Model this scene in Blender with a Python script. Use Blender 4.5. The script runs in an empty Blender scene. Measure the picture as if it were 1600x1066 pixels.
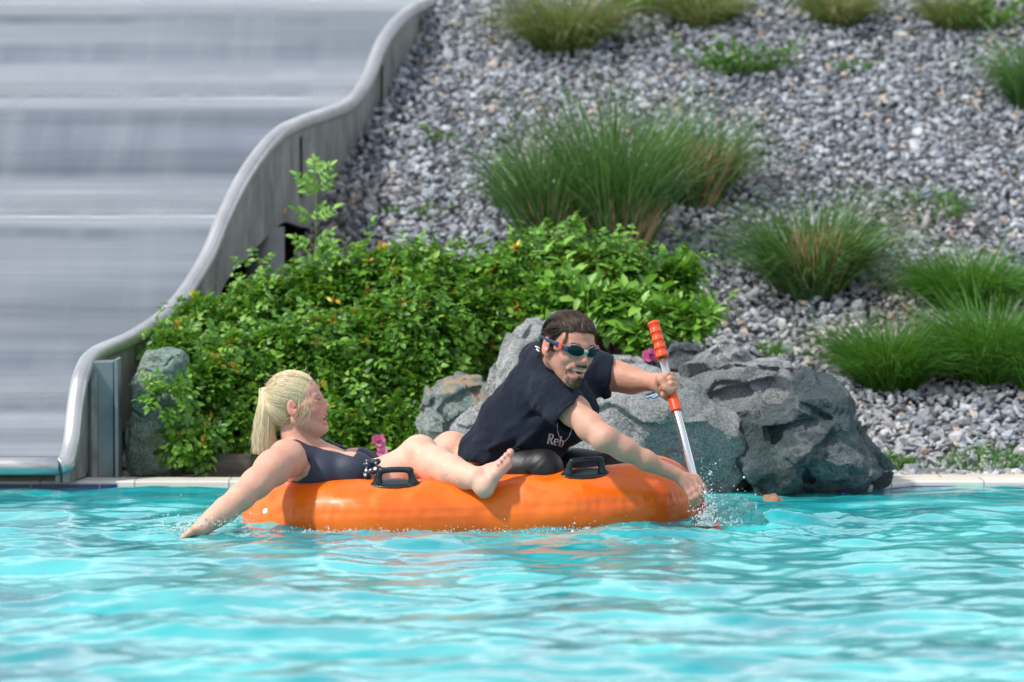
import bpy, bmesh, math, random
import numpy as np
from mathutils import Vector, Matrix
from mathutils.bvhtree import BVHTree
R = math.radians
random.seed(7)
RNG = np.random.RandomState(11)
scene = bpy.context.scene
COL = scene.collection

# ------------------------------------------------------------------ camera, sky, sun, exposure
CAM_H, CAM_D, FPX, PITCH = 1.3, 15.0, 7500.0, math.atan(353 / 7500.0)
cam_d = bpy.data.cameras.new('camera')
cam = bpy.data.objects.new('camera', cam_d); COL.objects.link(cam)
cam.location = (0, -CAM_D, CAM_H)
cam.rotation_euler = (R(90) - PITCH, 0, 0)
cam_d.sensor_width = 36; cam_d.lens = 36 * FPX / 1600.0
cam_d.clip_start = 0.1; cam_d.clip_end = 500
cam_d.dof.use_dof = True; cam_d.dof.focus_distance = 15.5; cam_d.dof.aperture_fstop = 3.0
scene.camera = cam

SUN_EL, SUN_AZ = R(50), R(-62)        # sun high on the left, a little on the camera's side
world = bpy.data.worlds.new('World'); scene.world = world
world.use_nodes = True
wn = world.node_tree; wn.nodes.clear()
wo = wn.nodes.new('ShaderNodeOutputWorld'); wb = wn.nodes.new('ShaderNodeBackground')
sky = wn.nodes.new('ShaderNodeTexSky'); sky.sky_type = 'NISHITA'; sky.sun_disc = False
sky.sun_elevation = SUN_EL; sky.sun_rotation = R(180) + SUN_AZ * -1 + R(0)
tcw = wn.nodes.new('ShaderNodeTexCoord'); nzw = wn.nodes.new('ShaderNodeTexNoise')
nzw.inputs['Scale'].default_value = 2.6; nzw.inputs['Detail'].default_value = 7
rpw = wn.nodes.new('ShaderNodeValToRGB')
rpw.color_ramp.elements[0].position = 0.36; rpw.color_ramp.elements[1].position = 0.56
mxw = wn.nodes.new('ShaderNodeMix'); mxw.data_type = 'RGBA'
wn.links.new(tcw.outputs['Generated'], nzw.inputs['Vector'])
wn.links.new(nzw.outputs['Fac'], rpw.inputs['Fac'])
wn.links.new(rpw.outputs['Color'], mxw.inputs['Factor'])
wn.links.new(sky.outputs['Color'], mxw.inputs['A'])
mxw.inputs['B'].default_value = (7.7, 8.1, 8.8, 1)      # thin cloud overhead
# unseen bright cloud bank added low over the hill, for pale water reflections
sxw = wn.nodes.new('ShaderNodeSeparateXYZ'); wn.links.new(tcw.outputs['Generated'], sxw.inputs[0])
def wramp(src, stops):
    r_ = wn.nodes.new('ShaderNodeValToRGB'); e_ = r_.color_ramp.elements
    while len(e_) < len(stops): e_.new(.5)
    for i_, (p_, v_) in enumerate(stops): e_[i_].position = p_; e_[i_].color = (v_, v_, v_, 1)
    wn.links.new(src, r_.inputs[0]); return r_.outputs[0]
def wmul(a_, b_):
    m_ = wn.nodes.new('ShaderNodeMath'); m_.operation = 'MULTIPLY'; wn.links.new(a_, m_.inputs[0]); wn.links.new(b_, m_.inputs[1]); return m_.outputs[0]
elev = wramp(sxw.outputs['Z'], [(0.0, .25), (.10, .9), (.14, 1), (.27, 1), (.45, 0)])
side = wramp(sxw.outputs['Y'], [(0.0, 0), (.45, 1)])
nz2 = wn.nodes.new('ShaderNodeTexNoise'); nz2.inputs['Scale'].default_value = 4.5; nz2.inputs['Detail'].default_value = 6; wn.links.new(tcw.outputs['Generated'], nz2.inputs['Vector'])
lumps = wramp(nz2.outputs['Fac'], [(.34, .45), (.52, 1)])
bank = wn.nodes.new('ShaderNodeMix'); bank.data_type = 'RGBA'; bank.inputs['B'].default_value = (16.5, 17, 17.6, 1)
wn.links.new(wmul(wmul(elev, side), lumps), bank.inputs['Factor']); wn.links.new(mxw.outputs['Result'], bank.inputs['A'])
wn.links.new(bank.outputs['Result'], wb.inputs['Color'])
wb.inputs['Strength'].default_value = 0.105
wn.links.new(wb.outputs[0], wo.inputs[0])

sun_d = bpy.data.lights.new('sun', 'SUN'); sun = bpy.data.objects.new('sun', sun_d); COL.objects.link(sun)
sun_d.energy = 3.6; sun_d.angle = R(3.5); sun_d.color = (1, 0.955, 0.89)
sdir = Vector((math.sin(SUN_AZ) * math.cos(SUN_EL), -math.cos(SUN_AZ) * math.cos(SUN_EL), math.sin(SUN_EL)))
sun.rotation_euler = sdir.to_track_quat('Z', 'Y').to_euler()
sky.sun_rotation = math.atan2(sdir.x, sdir.y)
scene.view_settings.view_transform = 'Standard'; scene.view_settings.look = 'None'
scene.view_settings.gamma = 1; scene.view_settings.exposure = 0.30
scene.cycles.max_bounces = 8; scene.cycles.transparent_max_bounces = 16

def P(px, py, y):
    """point of the place seen at a photo position, on the vertical plane world-y = y"""
    u = (px - 800) / FPX; v = (533 - py) / FPX
    c, s = math.cos(PITCH), math.sin(PITCH)
    d = np.array([u, c + v * s, -s + v * c])
    t = (y + CAM_D) / d[1]
    return np.array([d[0] * t, y, CAM_H + d[2] * t])

def interp(x, xs, ys): return np.interp(x, xs, ys)
# slide rail: (px, py, D) D = distance from the camera
RAIL = [(92,729,16.58),(104,722,16.6),(112,690,16.68),(118,635,16.76),(127,588,16.86),(147,556,17.1),(210,527,17.6),
        (270,482,17.95),(320,410,18.2),(350,340,18.4),(385,272,18.65),(430,215,19.0),(472,192,19.4),(540,167,20.1),
        (572,130,20.4),(600,64,20.7),(640,19,21.1),(688,-2,21.8),(745,-40,22.4),(775,-110,22.8),(820,-150,23.3),(880,-165,24.0)]
RAILW = np.array([P(a, b, d - CAM_D) for a, b, d in RAIL])
_seg = RAILW[-4:].copy()
for _k in range(1, 6): RAILW = np.vstack([RAILW, _seg + _k * np.array([0.46, 2.1, 0.66])])   # the slide goes on climbing above the frame
def rail_x(y): return np.interp(y, RAILW[:, 1], RAILW[:, 0])
def sm(a, b, x):
    t = np.clip((x - a) / (b - a), 0, 1); return t * t * (3 - 2 * t)

# ------------------------------------------------------------------ numpy noise
_perm = np.random.RandomState(5).rand(64, 64, 64).astype(np.float32)
def vnoise(x, y, z):
    xi = np.floor(x).astype(np.int32); yi = np.floor(y).astype(np.int32); zi = np.floor(z).astype(np.int32)
    fx = x - xi; fy = y - yi; fz = z - zi
    fx = fx * fx * (3 - 2 * fx); fy = fy * fy * (3 - 2 * fy); fz = fz * fz * (3 - 2 * fz)
    def g(a, b, c): return _perm[(xi + a) & 63, (yi + b) & 63, (zi + c) & 63]
    x00 = g(0,0,0) * (1 - fx) + g(1,0,0) * fx; x10 = g(0,1,0) * (1 - fx) + g(1,1,0) * fx
    x01 = g(0,0,1) * (1 - fx) + g(1,0,1) * fx; x11 = g(0,1,1) * (1 - fx) + g(1,1,1) * fx
    return ((x00 * (1 - fy) + x10 * fy) * (1 - fz) + (x01 * (1 - fy) + x11 * fy) * fz) * 2 - 1
def fbm(x, y, z, o=4, ridge=False):
    a, f, s = 1.0, 1.0, 0
    for i in range(o):
        n = vnoise(x * f + 17.3 * i, y * f + 5.1 * i, z * f + 9.7 * i)
        if ridge: n = 1 - 2 * np.abs(n)
        s = s + a * n; a *= 0.5; f *= 2.03
    return s

HB = 2.33      # world y where the gravel bank starts
def hill(x, y, cut=True):
    x = np.asarray(x, float); y = np.asarray(y, float)
    d = np.clip(y - HB, 0, None)
    z = 0.34 * d + 0.022 * np.minimum(d, 6) ** 2
    z = np.where(d > 6, 0.34 * 6 + 0.022 * 36 + 0.0 * d, z)
    z = z + sm(0, 1, d) * (0.05 * vnoise(x * 0.9, y * 0.9, x * 0 + 3.3) + 0.02 * vnoise(x * 3, y * 3, x * 0 + 8.3))
    if cut:
        w = sm(-0.02, 0.16, rail_x(y) - x) * sm(0, .3, d)
        z = z - w * (0.62 + 0.16 * np.clip(d - 3, 0, 9)) * np.clip(d / 1.2, 0, 1)
    return z
def on_hill(px, py):
    lo, hi = HB, 9.0
    a = None
    for y in np.arange(HB, 9.5, 0.01):
        p = P(px, py, y)
        if hill(p[0], y) >= p[2]: return np.array([p[0], y, float(hill(p[0], y))])
    return P(px, py, 9)

# ------------------------------------------------------------------ object helpers
def tag(o, label=None, cat=None, group=None, kind=None):
    if label: o['label'] = label
    if cat: o['category'] = cat
    if group: o['group'] = group
    if kind: o['kind'] = kind
    return o
def link(name, me, mats, parent=None, smooth=True):
    for m in (mats if isinstance(mats, (list, tuple)) else [mats]): me.materials.append(m.m if isinstance(m, M) else m)
    me.polygons.foreach_set('use_smooth', np.full(len(me.polygons), smooth)); me.update()
    o = bpy.data.objects.new(name, me); COL.objects.link(o)
    if parent is not None:
        o.parent = parent
        o.matrix_parent_inverse = parent.matrix_world.inverted() if False else Matrix.Translation(-parent.location)
    return o
def mesh_np(name, V, F):
    """V (n,3); F (m,k) all same size"""
    V = np.asarray(V, np.float32); F = np.asarray(F, np.int32)
    me = bpy.data.meshes.new(name); n, k = F.shape
    me.vertices.add(len(V)); me.vertices.foreach_set('co', V.ravel())
    me.loops.add(n * k); me.loops.foreach_set('vertex_index', F.ravel())
    me.polygons.add(n); me.polygons.foreach_set('loop_start', np.arange(0, n * k, k, dtype=np.int32))
    me.update(calc_edges=True); me.validate()
    return me
def empty(name, loc):
    o = bpy.data.objects.new(name, None); COL.objects.link(o); o.location = [float(c) for c in loc]
    o.empty_display_size = 0.1
    return o
def smoothpath(pts, sub=8):
    p = [np.asarray(q, float) for q in pts]; out = []
    p = [2 * p[0] - p[1]] + p + [2 * p[-1] - p[-2]]
    for i in range(1, len(p) - 2):
        for j in range(sub):
            t = j / sub; a, b, c, d = p[i - 1], p[i], p[i + 1], p[i + 2]
            out.append(0.5 * ((2 * b) + (-a + c) * t + (2 * a - 5 * b + 4 * c - d) * t * t + (-a + 3 * b - 3 * c + d) * t ** 3))
    out.append(p[-2]); return np.array(out)
def tube_mesh(pts, rad, n=12, closed=False, cap=True):
    """V,F quads for a tube along pts; rad scalar or per point"""
    pts = np.asarray(pts, float); m = len(pts); rad = np.broadcast_to(np.asarray(rad, float), (m,))
    if closed: t = np.roll(pts, -1, 0) - np.roll(pts, 1, 0)
    else: t = np.gradient(pts, axis=0)
    t /= np.linalg.norm(t, axis=1)[:, None] + 1e-12
    up = np.array([0, 0, 1.0]) if abs(t[0][2]) < 0.9 else np.array([1.0, 0, 0])
    N = []; u = np.cross(up, t[0]); u /= np.linalg.norm(u)
    for i in range(m):
        u = u - t[i] * np.dot(u, t[i]); u /= np.linalg.norm(u); N.append(u.copy())
    N = np.array(N); B = np.cross(t, N)
    a = np.linspace(0, 2 * np.pi, n, endpoint=False)
    V = pts[:, None] + rad[:, None, None] * (np.cos(a)[None, :, None] * N[:, None] + np.sin(a)[None, :, None] * B[:, None])
    V = V.reshape(-1, 3); F = []
    mm = m if closed else m - 1
    i = np.arange(mm)[:, None]; j = np.arange(n)[None]
    i2 = (i + 1) % m; j2 = (j + 1) % n
    F = np.stack([i * n + j, i * n + j2, i2 * n + j2, i2 * n + j], -1).reshape(-1, 4)
    if cap and not closed:
        c0 = len(V); V = np.vstack([V, pts[0], pts[-1]])
        jj = np.arange(0, n, 2)
        F = np.vstack([F, np.stack([np.full_like(jj, c0), (jj + 2) % n, (jj + 1) % n, jj], -1),
                       np.stack([np.full_like(jj, c0 + 1), (m - 1) * n + jj, (m - 1) * n + (jj + 1) % n, (m - 1) * n + (jj + 2) % n], -1)])
    return V, F
def merge(parts):
    Vs, Fs, o = [], [], 0
    for V, F in parts: Vs.append(V); Fs.append(np.asarray(F) + o); o += len(V)
    return np.vstack(Vs), np.vstack(Fs)
def box_vf(c, s, rot=None):
    v = np.array([(x, y, z) for x in (-.5, .5) for y in (-.5, .5) for z in (-.5, .5)]) * np.asarray(s, float)
    if rot is not None: v = v @ np.asarray(rot).T
    return v + np.asarray(c, float), np.array([(0,1,3,2),(4,6,7,5),(0,4,5,1),(2,3,7,6),(0,2,6,4),(1,5,7,3)])
def bevel_obj(o, w=0.004, seg=2):
    m = o.modifiers.new('bevel', 'BEVEL'); m.width = w; m.segments = seg; m.limit_method = 'ANGLE'; m.angle_limit = R(35); return o

# ------------------------------------------------------------------ signed distance modelling (surface nets)
class Field:
    def __init__(s, lo, hi, h):
        s.lo = np.asarray(lo, float); s.h = h
        s.n = np.ceil((np.asarray(hi, float) - s.lo) / h).astype(int) + 1
        s.f = np.full(s.n, 0.2, np.float32)
    def sub(s, lo, hi):
        a = np.clip(np.floor((np.asarray(lo) - s.lo) / s.h).astype(int), 0, s.n); b = np.clip(np.ceil((np.asarray(hi) - s.lo) / s.h).astype(int) + 1, 0, s.n)
        if np.any(b <= a): return None
        ax = [(s.lo[i] + s.h * np.arange(a[i], b[i])).astype(np.float32) for i in range(3)]
        return (slice(a[0], b[0]), slice(a[1], b[1]), slice(a[2], b[2])), ax[0][:, None, None], ax[1][None, :, None], ax[2][None, None, :]
    def op(s, fn, lo, hi, k=0.01, mode='add'):
        q = s.sub(np.asarray(lo) - k * 1.5 - 3 * s.h, np.asarray(hi) + k * 1.5 + 3 * s.h)
        if q is None: return
        sl, X, Y, Z = q; d = fn(X, Y, Z).astype(np.float32); f = s.f[sl]
        if mode == 'add':
            hh = np.maximum(k - np.abs(f - d), 0) / k; s.f[sl] = np.minimum(f, d) - hh * hh * k * 0.25
        elif mode == 'sub':
            d = -d; hh = np.maximum(k - np.abs(f - d), 0) / k; s.f[sl] = np.maximum(f, d) + hh * hh * k * 0.25
        elif mode == 'and':
            hh = np.maximum(k - np.abs(f - d), 0) / k; s.f[sl] = np.maximum(f, d) + hh * hh * k * 0.25
    def cone(s, a, b, r1, r2, k=0.012, mode='add'):
        a = np.asarray(a, float); b = np.asarray(b, float); ab = b - a; L = float(ab @ ab) + 1e-12; r = max(r1, r2)
        def fn(X, Y, Z):
            t = np.clip(((X - a[0]) * ab[0] + (Y - a[1]) * ab[1] + (Z - a[2]) * ab[2]) / L, 0, 1)
            return np.sqrt((X - a[0] - t * ab[0]) ** 2 + (Y - a[1] - t * ab[1]) ** 2 + (Z - a[2] - t * ab[2]) ** 2) - (r1 + (r2 - r1) * t)
        s.op(fn, np.minimum(a, b) - r, np.maximum(a, b) + r, k, mode)
    def chain(s, pts, rads, k=0.012):
        for i in range(len(pts) - 1): s.cone(pts[i], pts[i + 1], rads[i], rads[i + 1], k)
    def ell(s, c, r, M=None, k=0.012, mode='add'):
        c = np.asarray(c, float); r = np.asarray(r, float) * np.ones(3); M = np.eye(3) if M is None else np.asarray(M); R_ = r.max()
        def fn(X, Y, Z):
            x, y, z = X - c[0], Y - c[1], Z - c[2]
            u = [(x * M[0][i] + y * M[1][i] + z * M[2][i]) / r[i] for i in range(3)]
            k0 = np.sqrt(u[0] ** 2 + u[1] ** 2 + u[2] ** 2); k1 = np.sqrt((u[0] / r[0]) ** 2 + (u[1] / r[1]) ** 2 + (u[2] / r[2]) ** 2)
            return k0 * (k0 - 1) / (k1 + 1e-9)
        s.op(fn, c - R_, c + R_, k, mode)
    def plane(s, p, n, k=0.004, mode='and'):
        """keep the side the normal points away from"""
        n = np.asarray(n, float); n /= np.linalg.norm(n); p = np.asarray(p, float)
        s.op(lambda X, Y, Z: (X - p[0]) * n[0] + (Y - p[1]) * n[1] + (Z - p[2]) * n[2] + 0 * X * Y * Z, s.lo, s.lo + s.h * s.n, k, mode)
    def coords(s):
        ax = [(s.lo[i] + s.h * np.arange(s.n[i])).astype(np.float32) for i in range(3)]
        return ax[0][:, None, None], ax[1][None, :, None], ax[2][None, None, :]
    def noise(s, fn, band=0.03):
        """add fn(x,y,z) near the surface only"""
        idx = np.where(np.abs(s.f) < band); x, y, z = [s.lo[i] + s.h * idx[i] for i in range(3)]
        s.f[idx] += fn(x, y, z).astype(np.float32)
    def mesh(s):
        f = s.f.copy()
        for ax in range(3):
            sl = [slice(None)] * 3
            for e in (0, -1):
                sl[ax] = e; f[tuple(sl)] = np.maximum(f[tuple(sl)], 1e-4)
        neg = f < 0; c = np.zeros(np.array(f.shape) - 1, np.uint8)
        offs = [(i, j, k) for i in (0, 1) for j in (0, 1) for k in (0, 1)]
        n0, n1, n2 = f.shape
        for i, j, k in offs: c += neg[i:n0 - 1 + i, j:n1 - 1 + j, k:n2 - 1 + k]
        act = np.where((c > 0) & (c < 8)); N = len(act[0])
        vals = np.stack([f[act[0] + i, act[1] + j, act[2] + k] for i, j, k in offs], 1)
        acc = np.zeros((N, 3)); cnt = np.zeros(N); O = np.array(offs, float)
        for a in range(8):
            for b in range(a + 1, 8):
                if np.abs(O[a] - O[b]).sum() != 1: continue
                va, vb = vals[:, a], vals[:, b]; m = (va < 0) != (vb < 0)
                t = np.where(m, va / np.where(m, va - vb, 1), 0)
                acc += np.where(m[:, None], O[a] + t[:, None] * (O[b] - O[a]), 0); cnt += m
        V = s.lo + s.h * (np.stack(act, 1) + acc / cnt[:, None])
        idm = np.full(c.shape, -1, np.int32); idm[act] = np.arange(N)
        Fs = []
        for ax in range(3):
            u, v = (ax + 1) % 3, (ax + 2) % 3
            A = [slice(None)] * 3; B = [slice(None)] * 3; A[ax] = slice(0, -1); B[ax] = slice(1, None)
            ch = neg[tuple(A)] != neg[tuple(B)]; e = np.where(ch); e = np.stack(e, 1)
            ok = (e[:, u] > 0) & (e[:, v] > 0) & (e[:, u] < c.shape[u]) & (e[:, v] < c.shape[v]); e = e[ok]
            sgn = neg[e[:, 0], e[:, 1], e[:, 2]]
            def ce(du, dv):
                q = e.copy(); q[:, u] += du; q[:, v] += dv; return idm[q[:, 0], q[:, 1], q[:, 2]]
            q = np.stack([ce(-1, -1), ce(0, -1), ce(0, 0), ce(-1, 0)], 1)
            q[~sgn] = q[~sgn][:, ::-1]; Fs.append(q)
        F = np.vstack(Fs); F = F[(F >= 0).all(1)]
        return V, F
def poly_sdf(X, Z, pts):
    """signed distance to polygon, arrays X,Z broadcastable 2D"""
    X, Z = np.broadcast_arrays(X, Z); d = np.full(X.shape, 1e9); ins = np.zeros(X.shape, bool); n = len(pts)
    for i in range(n):
        ax, az = pts[i]; bx, bz = pts[(i + 1) % n]; ex, ez = bx - ax, bz - az
        t = np.clip(((X - ax) * ex + (Z - az) * ez) / (ex * ex + ez * ez + 1e-12), 0, 1)
        d = np.minimum(d, (X - ax - t * ex) ** 2 + (Z - az - t * ez) ** 2)
        cr = ((az > Z) != (bz > Z)) & (X < ex * (Z - az) / (ez + 1e-12 * (ez == 0)) + ax); ins ^= cr
    d = np.sqrt(d); return np.where(ins, -d, d)
def set_color(me, colors, name='tint'):
    a = me.attributes.new(name, 'FLOAT_COLOR', 'POINT')
    c = np.ones((len(me.vertices), 4), np.float32); c[:, :3] = colors; a.data.foreach_set('color', c.ravel())

# ------------------------------------------------------------------ material helpers
class M:
    def __init__(s, name):
        s.m = bpy.data.materials.new(name); s.m.use_nodes = True; s.nt = s.m.node_tree; s.bsdf = s.nt.nodes['Principled BSDF']
        s.out = s.nt.nodes['Material Output']
    def node(s, t, **kw):
        n = s.nt.nodes.new(t)
        for k, v in kw.items():
            if k in n.inputs: n.inputs[k].default_value = v
            else: setattr(n, k, v)
        return n
    def l(s, a, b): s.nt.links.new(a, b)
    def set(s, **kw):
        for k, v in kw.items(): s.bsdf.inputs[k.replace('_', ' ')].default_value = v
        return s
    def coord(s, scale=(1, 1, 1), rot=(0, 0, 0), kind='Object'):
        t = s.node('ShaderNodeTexCoord'); m = s.node('ShaderNodeMapping'); m.inputs['Scale'].default_value = scale; m.inputs['Rotation'].default_value = rot
        s.l(t.outputs[kind], m.inputs['Vector']); return m.outputs[0]
    def noise(s, scale, detail=4, rough=0.5, co=None, dist=0):
        n = s.node('ShaderNodeTexNoise', Scale=scale, Detail=detail, Roughness=rough, Distortion=dist)
        if co is not None: s.l(co, n.inputs['Vector'])
        return n.outputs['Fac']
    def ramp(s, fac, stops):
        r = s.node('ShaderNodeValToRGB'); e = r.color_ramp.elements
        while len(e) < len(stops): e.new(0.5)
        for i, (p, c) in enumerate(stops):
            e[i].position = p; e[i].color = (*c, 1) if len(c) == 3 else c
        s.l(fac, r.inputs[0]); return r.outputs[0]
    def mix(s, f, a, b, mode='MIX'):
        m = s.node('ShaderNodeMix'); m.data_type = 'RGBA'; m.blend_type = mode
        for inp, v in (('Factor', f), ('A', a), ('B', b)):
            if hasattr(v, 'links') or hasattr(v, 'is_output'): s.l(v, m.inputs[inp])
            elif inp == 'Factor': m.inputs[0].default_value = v
            else: m.inputs[inp].default_value = (*v, 1)
        return m.outputs['Result']
    def math(s, op, a, b=0.0):
        m = s.node('ShaderNodeMath'); m.operation = op
        for i, v in enumerate((a, b)):
            if hasattr(v, 'is_output'): s.l(v, m.inputs[i])
            else: m.inputs[i].default_value = v
        return m.outputs[0]
    def bump(s, h, strength=0.5, dist=0.01, normal=None):
        b = s.node('ShaderNodeBump', Strength=strength, Distance=dist); s.l(h, b.inputs['Height'])
        if normal is not None: s.l(normal, b.inputs['Normal'])
        s.l(b.outputs[0], s.bsdf.inputs['Normal']); return b.outputs[0]
    def color(s, c):
        if hasattr(c, 'is_output'): s.l(c, s.bsdf.inputs['Base Color'])
        else: s.bsdf.inputs['Base Color'].default_value = (*c, 1)
        return s
    def island(s): return s.node('ShaderNodeNewGeometry').outputs['Random Per Island']

# ================================================================== SETTING
# ---- water
def water_height(x, y):
    rs = np.random.RandomState(3); z = np.zeros_like(x)
    for i in range(64):
        lam = 0.09 * (1.15 / 0.09) ** rs.rand(); th = rs.rand() * 2 * np.pi
        if rs.rand() < 0.6: th = R(90) + rs.randn() * 0.33
        a = WAVE * 0.8 * lam / (2 * np.pi) * (0.6 + 0.8 * rs.rand()); k = 2 * np.pi / lam; ph = rs.rand() * 6.28
        z += a * np.sin(k * (x * np.cos(th) + y * np.sin(th)) + ph + 0.6 * np.sin(x * 0.9 + i))
    near = np.clip((y + 4.5) / 4.5, 0, 1)
    z *= 1.0 - 0.35 * sm(0.6, 1.5, y)
    # chop stirred up round the raft
    e = np.exp(-(((x + 0.2) / 1.15) ** 4 + ((y + 0.02) / 0.42) ** 2)) + 0.5 * np.exp(-(((x - 1.0) / 0.6) ** 2 + ((y - 0.2) / 0.7) ** 2))
    z += e * (0.011 * fbm(x * 9, y * 11, x * 0 + 1.5, 4) + 0.005 * np.abs(fbm(x * 26, y * 30, x * 0 + 7.5, 3)))
    z += 0.02 * np.exp(-(((x - 0.85) / 0.35) ** 2 + ((y - 0.35) / 0.25) ** 2)) * (1 + vnoise(x * 12, y * 12, x * 0))
    z += 0.014 * np.exp(-(((x + 0.2) / 0.75) ** 6 + ((y + 0.10 - 0.03 * np.sin(x * 7)) / 0.05) ** 2)) * (0.6 + fbm(x * 14, y * 14, x * 0 + 2.5, 3))
    return z
WAVE = 0.028
def graded(fine_lo, fine_hi, step, lo, hi, g=1.12):
    a = list(np.arange(fine_lo, fine_hi, step)); s = step
    while a[-1] < hi: s *= g; a.append(min(a[-1] + s, hi))
    s = step; b = [fine_lo]
    while b[-1] > lo: s *= g; b.append(max(b[-1] - s, lo))
    return np.array(b[:0:-1] + a)
gx = graded(-2.1, 2.1, 0.011, -16, 16); gy = graded(-4.6, 1.72, 0.0125, -26, 1.9)
GX, GY = np.meshgrid(gx, gy, indexing='ij'); ny = len(gy)
V = np.stack([GX, GY, water_height(GX, GY)], -1).reshape(-1, 3)
i, j = np.meshgrid(np.arange(len(gx) - 1), np.arange(ny - 1), indexing='ij'); i = i.ravel(); j = j.ravel()
F = np.stack([i * ny + j, (i + 1) * ny + j, (i + 1) * ny + j + 1, i * ny + j + 1], 1)
m = M('pool_water')
co = m.coord((1, 1, 1))
base = m.ramp(m.noise(2.2, 3, 0.5, co, 0.6), [(0.32, (0.006, 0.22, 0.26)), (0.50, (0.016, 0.34, 0.37)), (0.64, (0.045, 0.46, 0.47))])
m.color(base).set(Roughness=0.03, IOR=1.45)
m.bsdf.inputs['Specular IOR Level'].default_value = 0.5
n1 = m.noise(26, 4, 0.55, m.coord((0.6, 1.2, 1)))
m.bump(n1, 0.16, 0.012)
water = link('water', mesh_np('water', V, F), m.m); tag(water, kind='structure')

# ---- ground: one sheet under everything, with the gravel bank
gxx = graded(-4, 4, 0.06, -60, 60, 1.2); gyy = graded(1.95, 10, 0.06, -60, 90, 1.2)
GX, GY = np.meshgrid(gxx, gyy, indexing='ij'); ny = len(gyy)
Z = np.where(GY < 1.9, -1.5, 0.0) + hill(GX, GY) - np.where(GY < HB, 0.012, 0.028)
V = np.stack([GX, GY, Z], -1).reshape(-1, 3)
i, j = np.meshgrid(np.arange(len(gxx) - 1), np.arange(ny - 1), indexing='ij'); i = i.ravel(); j = j.ravel()
F = np.stack([i * ny + j, (i + 1) * ny + j, (i + 1) * ny + j + 1, i * ny + j + 1], 1)
m = M('bank_soil')
vr = m.node('ShaderNodeTexVoronoi', Scale=26.0); m.l(m.coord(), vr.inputs['Vector'])
m.color(m.ramp(vr.outputs['Color'], [(0.1, (0.05, 0.05, 0.055)), (0.5, (0.13, 0.13, 0.14)), (0.9, (0.24, 0.23, 0.23))])).set(Roughness=0.9)
m.bump(vr.outputs['Distance'], 0.9, 0.03)
ground = link('ground', mesh_np('ground', V, F), m.m); tag(ground, kind='structure')

# ---- gravel: loose stones over the visible part of the bank
def ico():
    bm = bmesh.new(); bmesh.ops.create_icosphere(bm, subdivisions=1, radius=1)
    v = np.array([q.co[:] for q in bm.verts]); f = np.array([[q.index for q in p.verts] for p in bm.faces]); bm.free(); return v, f
IV, IF = ico()
def stones(pos, size, seed, flat=(0.45, 0.8)):
    rs = np.random.RandomState(seed); n = len(pos)
    v = IV[None] * (1 + 0.28 * rs.randn(n, len(IV), 1)).clip(0.55, 1.5)
    sc = np.stack([rs.uniform(.75, 1.35, n), rs.uniform(.6, 1.0, n), rs.uniform(*flat, n)], 1) * size[:, None]
    v = v * sc[:, None]
    a = rs.rand(n) * 6.28; b = rs.randn(n) * 0.5; c = rs.randn(n) * 0.5
    def rot(v, a, i, j):
        w = v.copy(); ca, sa = np.cos(a)[:, None], np.sin(a)[:, None]
        w[..., i] = v[..., i] * ca - v[..., j] * sa; w[..., j] = v[..., i] * sa + v[..., j] * ca; return w
    v = rot(rot(rot(v, b, 0, 2), c, 1, 2), a, 0, 1) + pos[:, None]
    F = (IF[None] + (np.arange(n) * len(IV))[:, None, None]).reshape(-1, 3)
    return v.reshape(-1, 3), F
sp = 0.0265
xs = np.arange(-1.9, 3.1, sp); ys = np.arange(HB - 0.1, 8.6, sp * 0.95)
X, Y = [q.ravel() for q in np.meshgrid(xs, ys)]
X = X + RNG.randn(len(X)) * sp * 0.33; Y = Y + RNG.randn(len(Y)) * sp * 0.33
keep = (X > rail_x(Y) - 0.12) & (np.abs(X) < (Y + 15) * 0.112 + 0.35)
X, Y = X[keep], Y[keep]
size = (0.0138 * np.exp(RNG.randn(len(X)) * 0.30)).clip(0.009, 0.036) * np.interp(Y, [2.3, 3.6, 8], [1.25, 1.0, 0.95])
Zs = hill(X, Y) + RNG.rand(len(X)) * 0.012
V, F = stones(np.stack([X, Y, Zs], 1), size, 4)
m = M('gravel_stone')
isl = m.island()
c1 = m.ramp(isl, [(0.0, (0.10, 0.115, 0.14)), (0.3, (0.18, 0.20, 0.235)), (0.55, (0.27, 0.30, 0.34)), (0.80, (0.37, 0.40, 0.445)), (0.95, (0.52, 0.55, 0.58)), (0.965, (0.46, 0.38, 0.30)), (1, (0.38, 0.28, 0.21))])
c2 = m.mix(m.ramp(m.noise(40, 4, 0.6, m.coord()), [(0.35, (0, 0, 0)), (0.7, (1, 1, 1))]), c1, (0.5, 0.5, 0.52), 'MIX')
mm = m.mix(0.3, c1, c2)
# broad patches where brownish, earthy stones collect
patch = m.ramp(m.noise(0.9, 3, 0.6, m.coord()), [(0.52, (0, 0, 0)), (0.70, (1, 1, 1))])
brown = m.mix(1.0, mm, (1.05, 0.86, 0.70), 'MULTIPLY')
m.color(m.mix(patch, mm, brown)).set(Roughness=0.85)
gravel = link('gravel', mesh_np('gravel', V, F), m.m, smooth=False)
tag(gravel, 'loose grey and tan crushed stones covering the sloping bank behind the pool', 'gravel', kind='stuff')

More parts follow.
